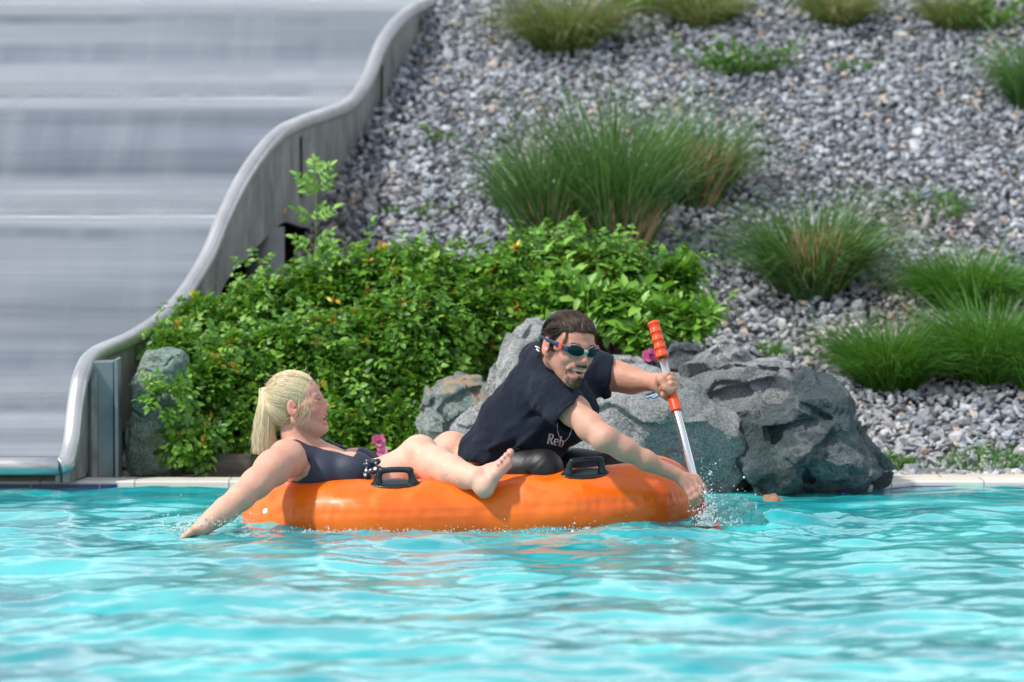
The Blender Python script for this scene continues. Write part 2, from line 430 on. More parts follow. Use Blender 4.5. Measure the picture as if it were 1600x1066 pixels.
# ---- deck and coping
def prism(pts, z0, z1):
    """closed prism over 2D polygon (fan faces as ngons) -> mesh"""
    n = len(pts); bm = bmesh.new()
    b = [bm.verts.new((x, y, z0)) for x, y in pts]; t = [bm.verts.new((x, y, z1)) for x, y in pts]
    bm.faces.new(t); bm.faces.new(b[::-1])
    for i in range(n): bm.faces.new((b[i], b[(i + 1) % n], t[(i + 1) % n], t[i]))
    bmesh.ops.recalc_face_normals(bm, faces=bm.faces); me = bpy.data.meshes.new('p'); bm.to_mesh(me); bm.free(); return me
m = M('pale_paving')
bk = m.node('ShaderNodeTexBrick', Scale=1.0); m.l(m.coord(), bk.inputs['Vector'])
bk.inputs['Brick Width'].default_value = 0.34; bk.inputs['Row Height'].default_value = 0.17; bk.inputs['Mortar Size'].default_value = 0.004
bk.inputs['Color1'].default_value = (0.56, 0.50, 0.40, 1); bk.inputs['Color2'].default_value = (0.64, 0.58, 0.48, 1); bk.inputs['Mortar'].default_value = (0.25, 0.21, 0.17, 1)
m.color(m.mix(m.ramp(m.noise(9, 5, 0.6, m.coord()), [(0.3, (0, 0, 0)), (0.75, (0.5, 0.5, 0.5))]), bk.outputs['Color'], (0.42, 0.38, 0.33))).set(Roughness=0.75)
paving = link('paving', prism([(-30, 1.93), (1.28, 1.93), (1.28, 1.62), (1.44, 1.93), (30, 1.93), (30, 2.42), (-30, 2.42)], -1.2, 0.010), m.m, smooth=False)
tag(paving, kind='structure')
m = M('coping_stone')
bk = m.node('ShaderNodeTexBrick', Scale=1.0); m.l(m.coord((1, 1, 1)), bk.inputs['Vector'])
bk.offset = 0; bk.inputs['Brick Width'].default_value = 0.33; bk.inputs['Row Height'].default_value = 5.0; bk.inputs['Mortar Size'].default_value = 0.003
bk.inputs['Color1'].default_value = (0.74, 0.71, 0.65, 1); bk.inputs['Color2'].default_value = (0.66, 0.62, 0.54, 1); bk.inputs['Mortar'].default_value = (0.3, 0.28, 0.25, 1)
m.color(m.mix(m.ramp(m.noise(6, 5, 0.7, m.coord()), [(0.45, (0, 0, 0)), (0.8, (0.45, 0.45, 0.45))]), bk.outputs['Color'], (0.48, 0.46, 0.42))).set(Roughness=0.4)
coping = link('coping', prism([(-30, 1.74), (1.05, 1.74), (1.14, 1.44), (1.40, 1.74), (30, 1.74), (30, 1.926), (1.38, 1.926), (1.26, 1.78), (1.20, 1.926), (-30, 1.926)], -1.2, 0.022), m.m, smooth=False)
bevel_obj(coping, 0.006); tag(coping, kind='structure')
m = M('blue_edge_tile'); bk = m.node('ShaderNodeTexBrick', Scale=1.0); m.l(m.coord(), bk.inputs['Vector'])
bk.offset = 0; bk.inputs['Brick Width'].default_value = 0.24; bk.inputs['Row Height'].default_value = 5.0; bk.inputs['Mortar Size'].default_value = 0.003
bk.inputs['Color1'].default_value = (0.02, 0.07, 0.25, 1); bk.inputs['Color2'].default_value = (0.03, 0.10, 0.30, 1); bk.inputs['Mortar'].default_value = (0.2, 0.25, 0.3, 1)
m.color(bk.outputs['Color']).set(Roughness=0.15)
trim = link('pool_edge_tiles', prism([(1.02, 1.705), (1.13, 1.40), (1.40, 1.705), (30, 1.705), (30, 1.737), (1.40, 1.737), (1.14, 1.437), (1.05, 1.737)], -1.2, 0.007), m.m, smooth=False)
tag(trim, kind='structure')
trim = link('pool_edge_tiles', prism([(-30, 1.715), (-1.40, 1.715), (-1.38, 1.737), (-30, 1.737)], -1.2, 0.012), m.m, smooth=False); tag(trim, kind='structure')

# ================================================================== SLIDE
steel = M('slide_steel')
cs = steel.coord((1, 1, 1))
streak = steel.noise(1.0, 4, 0.6, steel.coord((5, 0.35, 0.35)))
band = steel.noise(1.0, 4, 0.6, steel.coord((0.25, 5, 5)))
steel.color(steel.ramp(steel.mix(0.85, streak, band), [(0.3, (0.27, 0.295, 0.32)), (0.5, (0.41, 0.44, 0.465)), (0.7, (0.54, 0.57, 0.595))])).set(Metallic=0.92)
steel.l(steel.ramp(streak, [(0.3, (0.13,) * 3), (0.7, (0.34,) * 3)]), steel.bsdf.inputs['Roughness'])
steel.bump(band, 0.06, 0.02)
railm = M('brushed_rail'); railm.color(railm.ramp(railm.noise(7, 4, 0.6, railm.coord()), [(0.3, (0.50, 0.50, 0.50)), (0.7, (0.66, 0.66, 0.65))])).set(Metallic=0.85, Roughness=0.38)
panelm = M('dull_panel')
panelm.color(panelm.ramp(panelm.noise(9, 9, 0.75, panelm.coord((1, 1, 0.35))), [(0.32, (0.13, 0.135, 0.12)), (0.5, (0.28, 0.285, 0.27)), (0.68, (0.44, 0.44, 0.42))])).set(Metallic=0.45, Roughness=0.55)
panelm.bump(panelm.noise(60, 4, 0.6, panelm.coord()), 0.2, 0.004)
RP = smoothpath(RAILW, 8)
SURF = [(718,16.62),(690,16.80),(655,17.02),(632,17.25),(622,17.42),(608,17.55),(575,17.75),(520,17.98),(430,18.28),(365,18.52),(340,18.72),(335,18.95),
        (331,19.35),(318,19.75),(290,20.02),(250,20.25),(205,20.50),(165,20.75),(151,21.0),(147,21.35),(140,21.8),(110,22.15),(70,22.4),(30,22.6),(5,22.85),(-10,23.2),(-20,23.8)]
SP = smoothpath([P(800, a, d - CAM_D) for a, d in SURF] + [np.array((0, q_[1] + .05, q_[2] - .30)) for q_ in RAILW if q_[1] > 9.1], 6)[:, 1:]   # y,z
slide = empty('water_slide', (-1.6, 1.7, 0)); tag(slide, 'wide wavy stainless steel water slide ending over the pool edge', 'water slide')
W = 4.6
tcr = np.concatenate([[0, .001, .003], np.linspace(.012, .988, 26), [.997, .999, 1]]); ncr = len(tcr)
rx = rail_x(SP[:, 0])
Vt = np.zeros((len(SP), ncr, 3)); Vt[:, :, 0] = rx[:, None] - 0.018 - W * tcr[None]; Vt[:, :, 1] = SP[:, 0][:, None]; Vt[:, :, 2] = SP[:, 1][:, None]
Vt[:, :, 2] += 0.004 * vnoise(Vt[:, :, 0] * 2.5, Vt[:, :, 1] * 3, Vt[:, :, 0] * 0)
def grid_faces(n, mth, flip=False):
    i, j = np.meshgrid(np.arange(n - 1), np.arange(mth - 1), indexing='ij'); i = i.ravel(); j = j.ravel()
    F = np.stack([i * mth + j, (i + 1) * mth + j, (i + 1) * mth + j + 1, i * mth + j + 1], 1); return F[:, ::-1] if flip else F
o = link('chute', mesh_np('chute', Vt.reshape(-1, 3), grid_faces(len(SP), ncr, True)), steel.m, slide)
sd = o.modifiers.new('solid', 'SOLIDIFY'); sd.thickness = 0.006; sd.offset = 1 if False else -1
lf = RP.copy(); lf[:, 0] -= W + 0.0
for q in (RP, lf):
    V, F = tube_mesh(q, 0.031, 16); link('rail', mesh_np('rail', V, F), railm.m, slide)
lip = np.array([(RP[0][0] - W, RP[0][1], RP[0][2]), (RP[0][0], RP[0][1], RP[0][2])]); lip = np.linspace(lip[0], lip[1], 30)
V, F = tube_mesh(lip, 0.031, 16); link('lip', mesh_np('lip', V, F), railm.m, slide)
# outer side panel under each rail, with a stepped lower edge
def side_panel(dx, name):
    q = RP; bot = []
    for k, p in enumerate(q):
        sz = np.interp(p[1], SP[:, 0], SP[:, 1]); d = max(p[2] - sz, 0.05) + 0.05 + 0.02 * math.sin(p[1] * 9)
        zb = p[2] - min(d + 0.07, float(np.interp(p[1], [3.7, 4.15, 4.5, 5.0], [.315, .36, .44, .40])) + 0.010 * abs(math.sin(p[1] * 7)))
        if p[1] < 1.95: zb = max(zb - 0.05, 0.03)
        bot.append(zb)
    V = []; n = len(q)
    for off in (-0.012, 0.012):
        for k, p in enumerate(q):
            V.append((p[0] + dx + off, p[1], p[2] - 0.004)); V.append((p[0] + dx + off, p[1], bot[k]))
    V = np.array(V); F = []
    for k in range(n - 1):
        a, b, c, d = 2 * k, 2 * k + 1, 2 * k + 3, 2 * k + 2; e = 2 * n
        F += [(a, d, c, b), (a + e, b + e, c + e, d + e), (b, c, c + e, b + e), (a, a + e, d + e, d)]
    return link(name, mesh_np(name, V, F), panelm.m, slide, smooth=False), bot
_, bot = side_panel(0.0, 'side_panel'); side_panel(-W, 'side_panel')
# flat stiffener plates standing proud of the panel
for py_, D_, w_, h_, top_ in ((0, 16.98, .09, .40, .03), (0, 17.20, .03, .42, .03), (0, 18.1, .05, .26, .05), (0, 19.35, .06, .24, .05), (0, 20.62, .06, .30, .06), (0, 21.3, .05, .26, .05)):
    y = D_ - CAM_D; x = float(rail_x(y)); z = float(np.interp(y, RP[:, 1], RP[:, 2]))
    V, F = box_vf((x + 0.026, y, z - top_ - h_ / 2), (0.024, w_, h_)); bevel_obj(link('stiffener', mesh_np('stiffener', V, F), panelm.m, slide, smooth=False), 0.003)
# front cheek plates down to the deck beside the outlet
m = M('cheek_plate'); m.color(m.ramp(m.noise(5, 5, 0.6, m.coord()), [(0.3, (0.14, 0.18, 0.20)), (0.7, (0.26, 0.31, 0.33))])).set(Metallic=0.6, Roughness=0.45)
a = P(150, 735, 2.02); b = P(184, 735, 2.1)
for (x0, x1, y0, y1, zt) in ((a[0] - .02, b[0], 1.95, 2.06, 0.42),):
    V, F = box_vf(((x0 + x1) / 2, (y0 + y1) / 2, zt / 2 + .01), (x1 - x0, y1 - y0, zt)); bevel_obj(link('support_plate', mesh_np('support_plate', V, F), m.m, slide, smooth=False), 0.004)
V, F = box_vf((b[0] + 0.012, 1.98, 0.22), (0.014, 0.16, 0.44)); bevel_obj(link('support_plate', mesh_np('support_plate', V, F), m.m, slide, smooth=False), 0.003)
# round column
m = M('grey_column'); m.color(m.ramp(m.noise(8, 4, 0.6, m.coord()), [(0.3, (0.15, 0.155, 0.16)), (0.7, (0.23, 0.235, 0.24))])).set(Roughness=0.6)
for D_, px_ in ((18.95, 415), (17.75, 235)):
    c = P(px_, 400, D_ - CAM_D); zt = float(np.interp(c[1], SP[:, 0], SP[:, 1])) - 0.05
    V, F = tube_mesh([(c[0], c[1], -0.1), (c[0], c[1], zt * .5), (c[0], c[1], zt)], 0.075, 24); link('support_column', mesh_np('support_column', V, F), m.m, slide)
# amber bolt caps hanging from the lower edge
m = M('amber_cap'); m.color((0.50, 0.25, 0.03)).set(Roughness=0.3)
m2 = M('cap_stalk'); m2.color((0.3, 0.3, 0.3)).set(Roughness=0.4, Metallic=0.6)
for px_, py_ in ((441, 334), (420, 352), (403, 376), (383, 409)):
    y = np.interp(px_, [370, 450], [3.65, 4.15]); c = P(px_, py_, y)
    V, F = tube_mesh([c + (0, 0, .028), c + (0, 0, .012), c, c - (0, 0, .012), c - (0, 0, .017)], [.011, .016, .017, .012, .002], 12)
    cap = link('bolt_cap', mesh_np('bolt_cap', V, F), m.m, slide)
    V, F = tube_mesh([c + (0, 0, .02), c + (0, 0, .10)], .008, 8); link('stalk', mesh_np('stalk', V, F), m2.m, cap)

# ================================================================== ROCKS
def rock_material(name, dark, mid, light, green, scale=1.0, rust=None):
    m = M(name); co = m.coord((1, 1, 1))
    n1 = m.noise(5 * scale, 8, 0.68, co, 0.6); n2 = m.noise(22 * scale, 8, 0.72, co); n3 = m.noise(2.3 * scale, 3, 0.5, co)
    c = m.ramp(n1, [(0.30, dark), (0.48, mid), (0.66, light)])
    c = m.mix(m.ramp(n2, [(0.42, (0, 0, 0)), (0.72, (0.65,) * 3)]), c, tuple(min(1, q * 1.45) for q in light))
    c = m.mix(m.ramp(n3, [(0.42, (0, 0, 0)), (0.62, (0.75,) * 3)]), c, green)
    sp_ = m.ramp(m.noise(75 * scale, 3, 0.6, co), [(0.33, (0.6,) * 3), (0.45, (0, 0, 0))])
    c = m.mix(sp_, c, tuple(q * .75 + w_ * .25 for q, w_ in zip(dark, mid)))
    gr = m.ramp(m.noise(140 * scale, 4, 0.75, co), [(0.40, (0.55,) * 3), (0.60, (1.25,) * 3)]); c = m.mix(1.0, c, gr, 'MULTIPLY')
    # pale mineral veins
    wv = m.node('ShaderNodeTexWave', Scale=1.6 * scale, Distortion=14.0, Detail=4.0); wv.inputs['Detail Scale'].default_value = 1.4
    m.l(m.coord((1, .6, 1.5), (0.4, 0.3, 0.5)), wv.inputs['Vector'])
    c = m.mix(m.ramp(wv.outputs['Fac'], [(0.975, (0, 0, 0)), (1.0, (0.16,) * 3)]), c, (0.55, 0.55, 0.52))
    if rust:
        g = m.node('ShaderNodeNewGeometry'); sx = m.node('ShaderNodeSeparateXYZ'); m.l(g.outputs['Normal'], sx.inputs[0])
        f = m.math('MULTIPLY', m.ramp(sx.outputs['Z'], [(0.35, (0, 0, 0)), (0.75, (1, 1, 1))]), m.ramp(m.noise(6, 5, 0.6, co), [(0.4, (0, 0, 0)), (0.6, (0.8,) * 3)]))
        c = m.mix(f, c, rust)
    m.color(c).set(Roughness=0.72)
    vr = m.node('ShaderNodeTexVoronoi', Scale=13 * scale); vr.feature = 'DISTANCE_TO_EDGE'
    ds = m.node('ShaderNodeMix'); ds.data_type = 'VECTOR'
    m.l(m.coord((1, 1, 1.7), (0.3, 0.5, 0.2)), vr.inputs['Vector'])
    b1 = m.bump(m.noise(8 * scale, 10, 0.75, m.coord((1, 1, 1.8), (0.2, 0.5, 0.3))), 0.9, 0.05)
    b2 = m.bump(n2, 0.9, 0.020, b1); m.bump(m.noise(95 * scale, 5, 0.7, co), 0.8, 0.006, b2)
    return m.m
grey_rock = rock_material('grey_boulder', (0.15, 0.16, 0.165), (0.36, 0.375, 0.38), (0.64, 0.645, 0.64), (0.31, 0.345, 0.345))
dark_rock = rock_material('dark_boulder', (0.020, 0.028, 0.034), (0.07, 0.095, 0.108), (0.20, 0.235, 0.245), (0.05, 0.09, 0.098))
slab_rock = rock_material('slab_boulder', (0.09, 0.10, 0.11), (0.26, 0.28, 0.295), (0.55, 0.565, 0.565), (0.18, 0.215, 0.22))
green_rock = rock_material('green_boulder', (0.09, 0.13, 0.125), (0.19, 0.26, 0.25), (0.46, 0.50, 0.48), (0.17, 0.27, 0.26), rust=(0.50, 0.34, 0.20))
moss_rock = rock_material('mossy_boulder', (0.09, 0.12, 0.10), (0.24, 0.31, 0.26), (0.42, 0.48, 0.42), (0.24, 0.38, 0.34))
def rock(name, px, y0, T, mat, label, seed=1, planes=(), h=0.0055, amp=0.018, group=None, lean=0.0, nrand=22, base=0.0):
    """closed stone: outline px at depth y0, thickness T, facet planes (px,py,dy,nx,ny,nz), rough ridged surface"""
    pts = [(P(a, b, y0)[0], P(a, b, y0)[2]) for a, b in px]; q = np.array(pts); rs = np.random.RandomState(seed)
    lo = (q[:, 0].min() - .05, y0 - T - .06, q[:, 1].min() - .05); hi = (q[:, 0].max() + .05, y0 + T + .06, q[:, 1].max() + .05)
    fd = Field(lo, hi, h); X, Y, Z = fd.coords()
    wx = 0.012 * fbm(X * 9 + seed, Z * 9, X * 0 + 0.5, 3); wz = 0.012 * fbm(X * 9 + seed, Z * 9, X * 0 + 4.5, 3)
    d2 = poly_sdf((X + wx)[:, 0, :], (Z + wz)[:, 0, :], pts); Rm = -d2.min(); e = np.clip(-d2 / Rm, 0, 1)
    th = T * np.sqrt(np.clip(1 - (1 - np.minimum(e * 1.35, 1)) ** 2, 0, 1)) + 0.01
    yc = y0 + lean * (Z[0] - lo[2])
    d = np.maximum(d2[:, None, :], np.abs(Y - yc[None] if lean == 0 else Y - yc[None]) - th[:, None, :])
    d = np.where(d2[:, None, :] > 0, np.sqrt(np.maximum(d2[:, None, :], 0) ** 2 + np.maximum(np.abs(Y - yc) - 0.0, 0) ** 2 * 0.2), d)
    fd.f[:] = np.minimum(d, 0.2)
    c = np.array([(lo[0] + hi[0]) / 2, y0, (lo[2] + hi[2]) / 2]); S = np.array([(hi[0] - lo[0]) / 2, T, (hi[2] - lo[2]) / 2])
    for _ in range(nrand):
        n = rs.randn(3); n[1] = -abs(n[1]) - 0.4; n /= np.linalg.norm(n); sup = np.sqrt(((n * S) ** 2).sum())
        fd.plane(c + n * sup * rs.uniform(0.62, 0.90), n, 0.004)
    for (ax, ay, dy, nx, ny_, nz) in planes: fd.plane(P(ax, ay, y0 + dy), (nx, ny_, nz), 0.004)
    def shards(x, y, z, cnt, a, sd):
        r2 = np.random.RandomState(seed * 7 + sd); S = np.array(lo) + r2.rand(cnt, 3) * (np.array(hi) - np.array(lo)); Nn = r2.randn(cnt, 3); Nn /= np.linalg.norm(Nn, axis=1)[:, None]
        wx_ = x + .012 * fbm(x * 6, y * 6, z * 6 + 1, 3); wz_ = (z + .012 * fbm(x * 6, y * 6, z * 6 + 7, 3)) * 1.35; best = np.full(x.shape, 1e9); out = np.zeros(x.shape); off = r2.uniform(-.5, .5, cnt)
        for q_ in range(cnt):
            dd = (wx_ - S[q_, 0]) ** 2 + (y - S[q_, 1]) ** 2 + (wz_ - S[q_, 2] * 1.35) ** 2; m_ = dd < best; best = np.where(m_, dd, best)
            out = np.where(m_, ((x - S[q_, 0]) * Nn[q_, 0] + (y - S[q_, 1]) * Nn[q_, 1] + (z - S[q_, 2]) * Nn[q_, 2]) * .34 + off[q_] * a * .6, out)
        return np.clip(out, -a, a)
    def nz(x, y, z):
        u = x * .8 + z * .6; v = z * .8 - x * .6
        return shards(x, y, z, 30, amp * 1.15, 1) + shards(x, y, z, 150, amp * .5, 2) - amp * .10 * fbm(u * 5 + seed, y * 6, v * 12, 4, True) - amp * 0.16 * np.abs(fbm(u * 16, y * 18, v * 34 + seed, 3))
    fd.noise(nz, 0.06)
    V, F = fd.mesh(); o = link(name, mesh_np(name, V, F), mat); o.data.set_sharp_from_angle(angle=R(38))
    o.location = (0, 0, 0); return tag(o, label, 'boulder', group)
G = 'boulders along the pool edge'
rock('boulder', [(868,640),(905,606),(945,588),(1000,578),(1040,592),(1085,612),(1120,640),(1150,668),(1180,700),(1196,735),(1202,800),(1150,815),(700,815),(712,700),(760,665)], 1.50, 0.30, grey_rock,
     'rough light grey boulder at the waterline directly behind the paddle', 3, planes=((1100, 640, -.16, .55, -.6, .6), (1150, 740, -.2, .5, -.85, .05), (960, 700, -.26, -.15, -1, .22), (1010, 620, -.12, .05, -.5, .85)), group=G)
rock('boulder', [(716,735),(722,700),(748,655),(772,610),(786,560),(806,520),(822,497),(850,491),(880,492),(905,510),(930,560),(960,640),(980,760)], 1.85, 0.22, grey_rock,
     'tall pointed grey boulder rising behind the man in the navy t-shirt', 5, planes=((800, 560, -.1, -.75, -.6, .3), (850, 560, -.15, .1, -1, .2)), group=G)
rock('boulder', [(654,700),(655,640),(664,612),(682,592),(705,588),(750,597),(790,604),(800,640),(800,740),(660,740)], 2.05, 0.20, green_rock,
     'blue-green boulder with a rusty orange top beside the rose bush', 8, planes=((720, 600, -.1, 0, -.35, 1), (665, 630, -.1, -.8, -.5, .3)), group=G)
rock('boulder', [(705,735),(707,668),(722,646),(745,640),(780,645),(800,690),(800,740)], 1.72, 0.14, grey_rock,
     'small pale rounded rock between the tall boulder and the rusty-topped one', 12, amp=0.012, group=G)
rock('boulder', [(985,640),(960,600),(1010,572),(1060,578),(1100,570),(1160,562),(1205,556),(1240,560),(1248,578),(1285,580),(1318,596),(1328,628),(1326,668),(1290,690),(1200,712),(1150,740),(1000,760)], 1.78, 0.30, slab_rock,
     'broad layered grey slab lying on top of the dark boulder', 17, planes=((1150, 580, -.1, -.02, -.32, 1), (1290, 600, -.2, .5, -.6, .5), (1150, 640, -.24, -.15, -1, -.35)), amp=0.022, group=G)
rock('boulder', [(1120,665),(1180,648),(1225,640),(1262,585),(1300,585),(1325,612),(1332,650),(1345,688),(1368,715),(1377,738),(1366,775),(1330,788),(1290,792),(1230,790),(1205,800),(1140,790)], 1.55, 0.31, dark_rock,
     'large dark blue-grey boulder at the right end of the rock group', 21, planes=((1250, 640, -.26, -.62, -.78, .05), (1290, 660, -.27, .35, -.9, .15), (1345, 740, -.2, .8, -.5, .1), (1230, 760, -.22, -.1, -.8, -.6)), amp=0.024, group=G)
rock('boulder', [(1075,575),(1092,556),(1112,540),(1135,528),(1152,538),(1172,550),(1185,562),(1190,590),(1080,600)], 2.30, 0.14, slab_rock,
     'small pointed grey-brown rock poking up behind the broad slab', 25, amp=0.012, group=G)
rock('boulder', [(1030,590),(1034,550),(1052,532),(1078,532),(1098,548),(1104,595)], 2.42, 0.12, dark_rock,
     'small dark rock beside the pink blossom, behind the paddle', 29, amp=0.012, group=G)
rock('boulder', [(930,600),(928,568),(950,553),(985,556),(1008,576),(1015,605)], 2.05, 0.12, grey_rock,
     "small grey rock just above the man's outstretched far arm", 31, amp=0.012, group=G)
rock('boulder', [(198,745),(206,640),(211,572),(220,548),(250,543),(280,552),(292,568),(296,640),(300,700),(304,745)], 2.10, 0.11, moss_rock,
     'mossy green upright boulder between the slide and the rose bush', 37, planes=((250, 600, -.1, -.1, -1, .1), (290, 620, -.08, .8, -.6, .1)), amp=0.010, group=G)
rock('boulder', [(960,500),(985,480),(1020,476),(1050,490),(1060,520),(960,540)], 3.0, 0.13, dark_rock,
     'half-hidden dark rock among the leafy plants above the pink blossom', 41, amp=0.012, group=G)
rust = M('rust_stone'); rust.color(rust.ramp(rust.noise(20, 4, 0.6, rust.coord()), [(0.3, (0.20, 0.10, 0.06)), (0.7, (0.38, 0.21, 0.13))])).set(Roughness=0.8)
rock('boulder', [(1190,800),(1196,772),(1212,768),(1235,782),(1285,792),(1280,802)], 1.28, 0.07, rust.m,
     'low rusty brown stone at the waterline between the grey and dark boulders', 43, h=0.005, amp=0.0015, nrand=3, group=G)
m = M('old_timber'); m.color(m.ramp(m.noise(1, 6, 0.6, m.coord((5, 40, 40))), [(0.3, (0.04, 0.035, 0.03)), (0.7, (0.11, 0.095, 0.08))])).set(Roughness=0.85); m.bump(m.noise(1, 6, 0.6, m.coord((6, 60, 60))), 0.6, 0.006)
a = P(303, 742, 2.0); b = P(392, 742, 2.0)
V, F = box_vf(((a[0] + b[0]) / 2, 2.06, 0.05), (b[0] - a[0], 0.10, 0.085)); tag(bevel_obj(link('timber_edging', mesh_np('timber_edging', V, F), m.m, smooth=False), .008), 'short dark weathered timber edging under the rose bush', 'timber')

# ================================================================== PLANTS
def nrm(a): return a / (np.linalg.norm(a, axis=-1, keepdims=True) + 1e-9)
def leaf_cloud(pos, dirv, nor, length, width, fold=0.16, droop=0.18):
    """one folded, pointed leaf of 6 quads per row"""
    n = len(pos); d = nrm(dirv); s = nrm(np.cross(d, nor)); u = np.cross(s, d)
    L = np.broadcast_to(length, (n,))[:, None]; Wd = np.broadcast_to(width, (n,))[:, None]
    def p(t, w, h): return pos + d * L * t + s * Wd * w + u * L * h
    V = np.stack([p(0, 0, 0), p(.32, .46, fold * .6), p(.32, 0, 0.02), p(.32, -.46, fold * .6), p(.7, .36, fold * .35 - droop * .4), p(.7, 0, -droop * .45), p(.7, -.36, fold * .35 - droop * .4), p(1, 0, -droop)], 1)
    T = np.array([(0, 2, 1, 0), (0, 3, 2, 0), (1, 2, 5, 4), (2, 3, 6, 5), (4, 5, 7, 4), (5, 6, 7, 5)])
    q = np.array([(1, 2, 5, 4), (2, 3, 6, 5)]); t = np.array([(0, 2, 1), (0, 3, 2), (4, 5, 7), (5, 6, 7)])
    base = (np.arange(n) * 8)[:, None, None]
    tri = np.vstack([(t[None] + base).reshape(-1, 3), (np.array([(1, 2, 5), (1, 5, 4), (2, 3, 6), (2, 6, 5)])[None] + base).reshape(-1, 3)])
    return V.reshape(-1, 3), tri
def compound(pos, dirv, nor, length, leaflet, npair=3):
    """pinnate leaves: arrays of leaflets"""
    P_, D_, N_, L_ = [], [], [], []; d = nrm(dirv); s = nrm(np.cross(d, nor)); u = np.cross(s, d); ln = np.broadcast_to(length, (len(pos),))[:, None]
    for k in range(npair):
        t = 0.30 + 0.52 * k / max(npair - 1, 1); c = pos + d * ln * t - u * ln * 0.18 * t * t
        for sg in (-1, 1):
            P_.append(c); D_.append(d * 0.45 + s * sg + RNG.randn(*d.shape) * .12 - u * .1); N_.append(u + RNG.randn(*d.shape) * .25); L_.append(np.full(len(pos), leaflet * (0.8 + 0.25 * math.sin(math.pi * (k + 1) / npair))))
    P_.append(pos + d * ln * 0.86 - u * ln * .14); D_.append(d - u * .2); N_.append(u); L_.append(np.full(len(pos), leaflet * 1.1))
    L = np.concatenate(L_) * np.exp(RNG.randn(len(pos) * (2 * npair + 1)) * .14)
    return np.vstack(P_), np.vstack(D_), np.vstack(N_), L
def leaf_material(name, cols, trans=(0.25, 0.5, 0.03), rough=0.45, tw=0.28):
    m = M(name); isl = m.island(); n = len(cols)
    c = m.ramp(isl, [(i / (n - 1), cc) for i, cc in enumerate(cols)])
    m.color(c).set(Roughness=rough)
    tl = m.node('ShaderNodeBsdfTranslucent'); m.l(m.mix(0.55, c, trans), tl.inputs['Color'])
    mx = m.node('ShaderNodeMixShader'); mx.inputs[0].default_value = tw
    m.l(m.bsdf.outputs[0], mx.inputs[1]); m.l(tl.outputs[0], mx.inputs[2]); m.l(mx.outputs[0], m.out.inputs['Surface']); return m.m
rose_leaf = leaf_material('rose_leaf', [(0.022, 0.075, 0.010), (0.05, 0.165, 0.014), (0.085, 0.24, 0.02), (0.14, 0.33, 0.03), (0.25, 0.44, 0.05)])
light_leaf = leaf_material('light_leaf', [(0.07, 0.20, 0.02), (0.14, 0.34, 0.035), (0.22, 0.46, 0.06), (0.30, 0.54, 0.10)])
stem_m = M('stem'); stem_m.color((0.10, 0.07, 0.035)).set(Roughness=0.8)
stemg_m = M('green_stem'); stemg_m.color((0.12, 0.20, 0.05)).set(Roughness=0.6)
hip_m = leaf_material('sepal', [(0.40, 0.13, 0.04), (0.62, 0.42, 0.05), (0.78, 0.66, 0.08), (0.70, 0.62, 0.10)], (0.6, 0.5, 0.05))
hipc_m = M('hip_centre'); hipc_m.color((0.16, 0.06, 0.025)).set(Roughness=0.7)
pink_m = leaf_material('pink_petal', [(0.62, 0.12, 0.34), (0.75, 0.24, 0.48), (0.8, 0.38, 0.58)], (0.8, 0.3, 0.5))
def blob_points(blobs, n, rs, shell=(0.72, 1.05)):
    """random points in the outer shell of a union of ellipsoids ((c),(r))"""
    C = np.array([b[0] for b in blobs]); Rr = np.array([b[1] for b in blobs]); w = (Rr[:, 0] * Rr[:, 2]) ** 1.0; w /= w.sum()
    out, nor = [], []
    while len(out) < n:
        k = rs.choice(len(blobs), p=w); v = rs.randn(3); v /= np.linalg.norm(v)
        if v[1] > 0.55: continue
        r = rs.uniform(*shell); p = C[k] + Rr[k] * v * r
        q = (((p - C) / Rr) ** 2).sum(1); q[k] = 9
        if (q < 0.5).any(): continue
        nn = v / Rr[k]; out.append(p); nor.append(nn / np.linalg.norm(nn))
    return np.array(out), np.array(nor)
def flower(c, nrm_, size, parent, name='blossom', n=9):
    rs = np.random.RandomState(int(abs(c[0]) * 1000) % 9999); nn = np.array(nrm_, float); nn /= np.linalg.norm(nn)
    pos = np.repeat(np.array([c]), n * 2, 0); d = rs.randn(n * 2, 3); d = nrm(d - 0.45 * (d @ nn)[:, None] * nn + nn * .35)
    V, F = leaf_cloud(pos, d, np.repeat(nn[None], n * 2, 0), size, size * .95, .3, -.15)
    o = link(name, mesh_np(name, V, F), pink_m, parent); return o
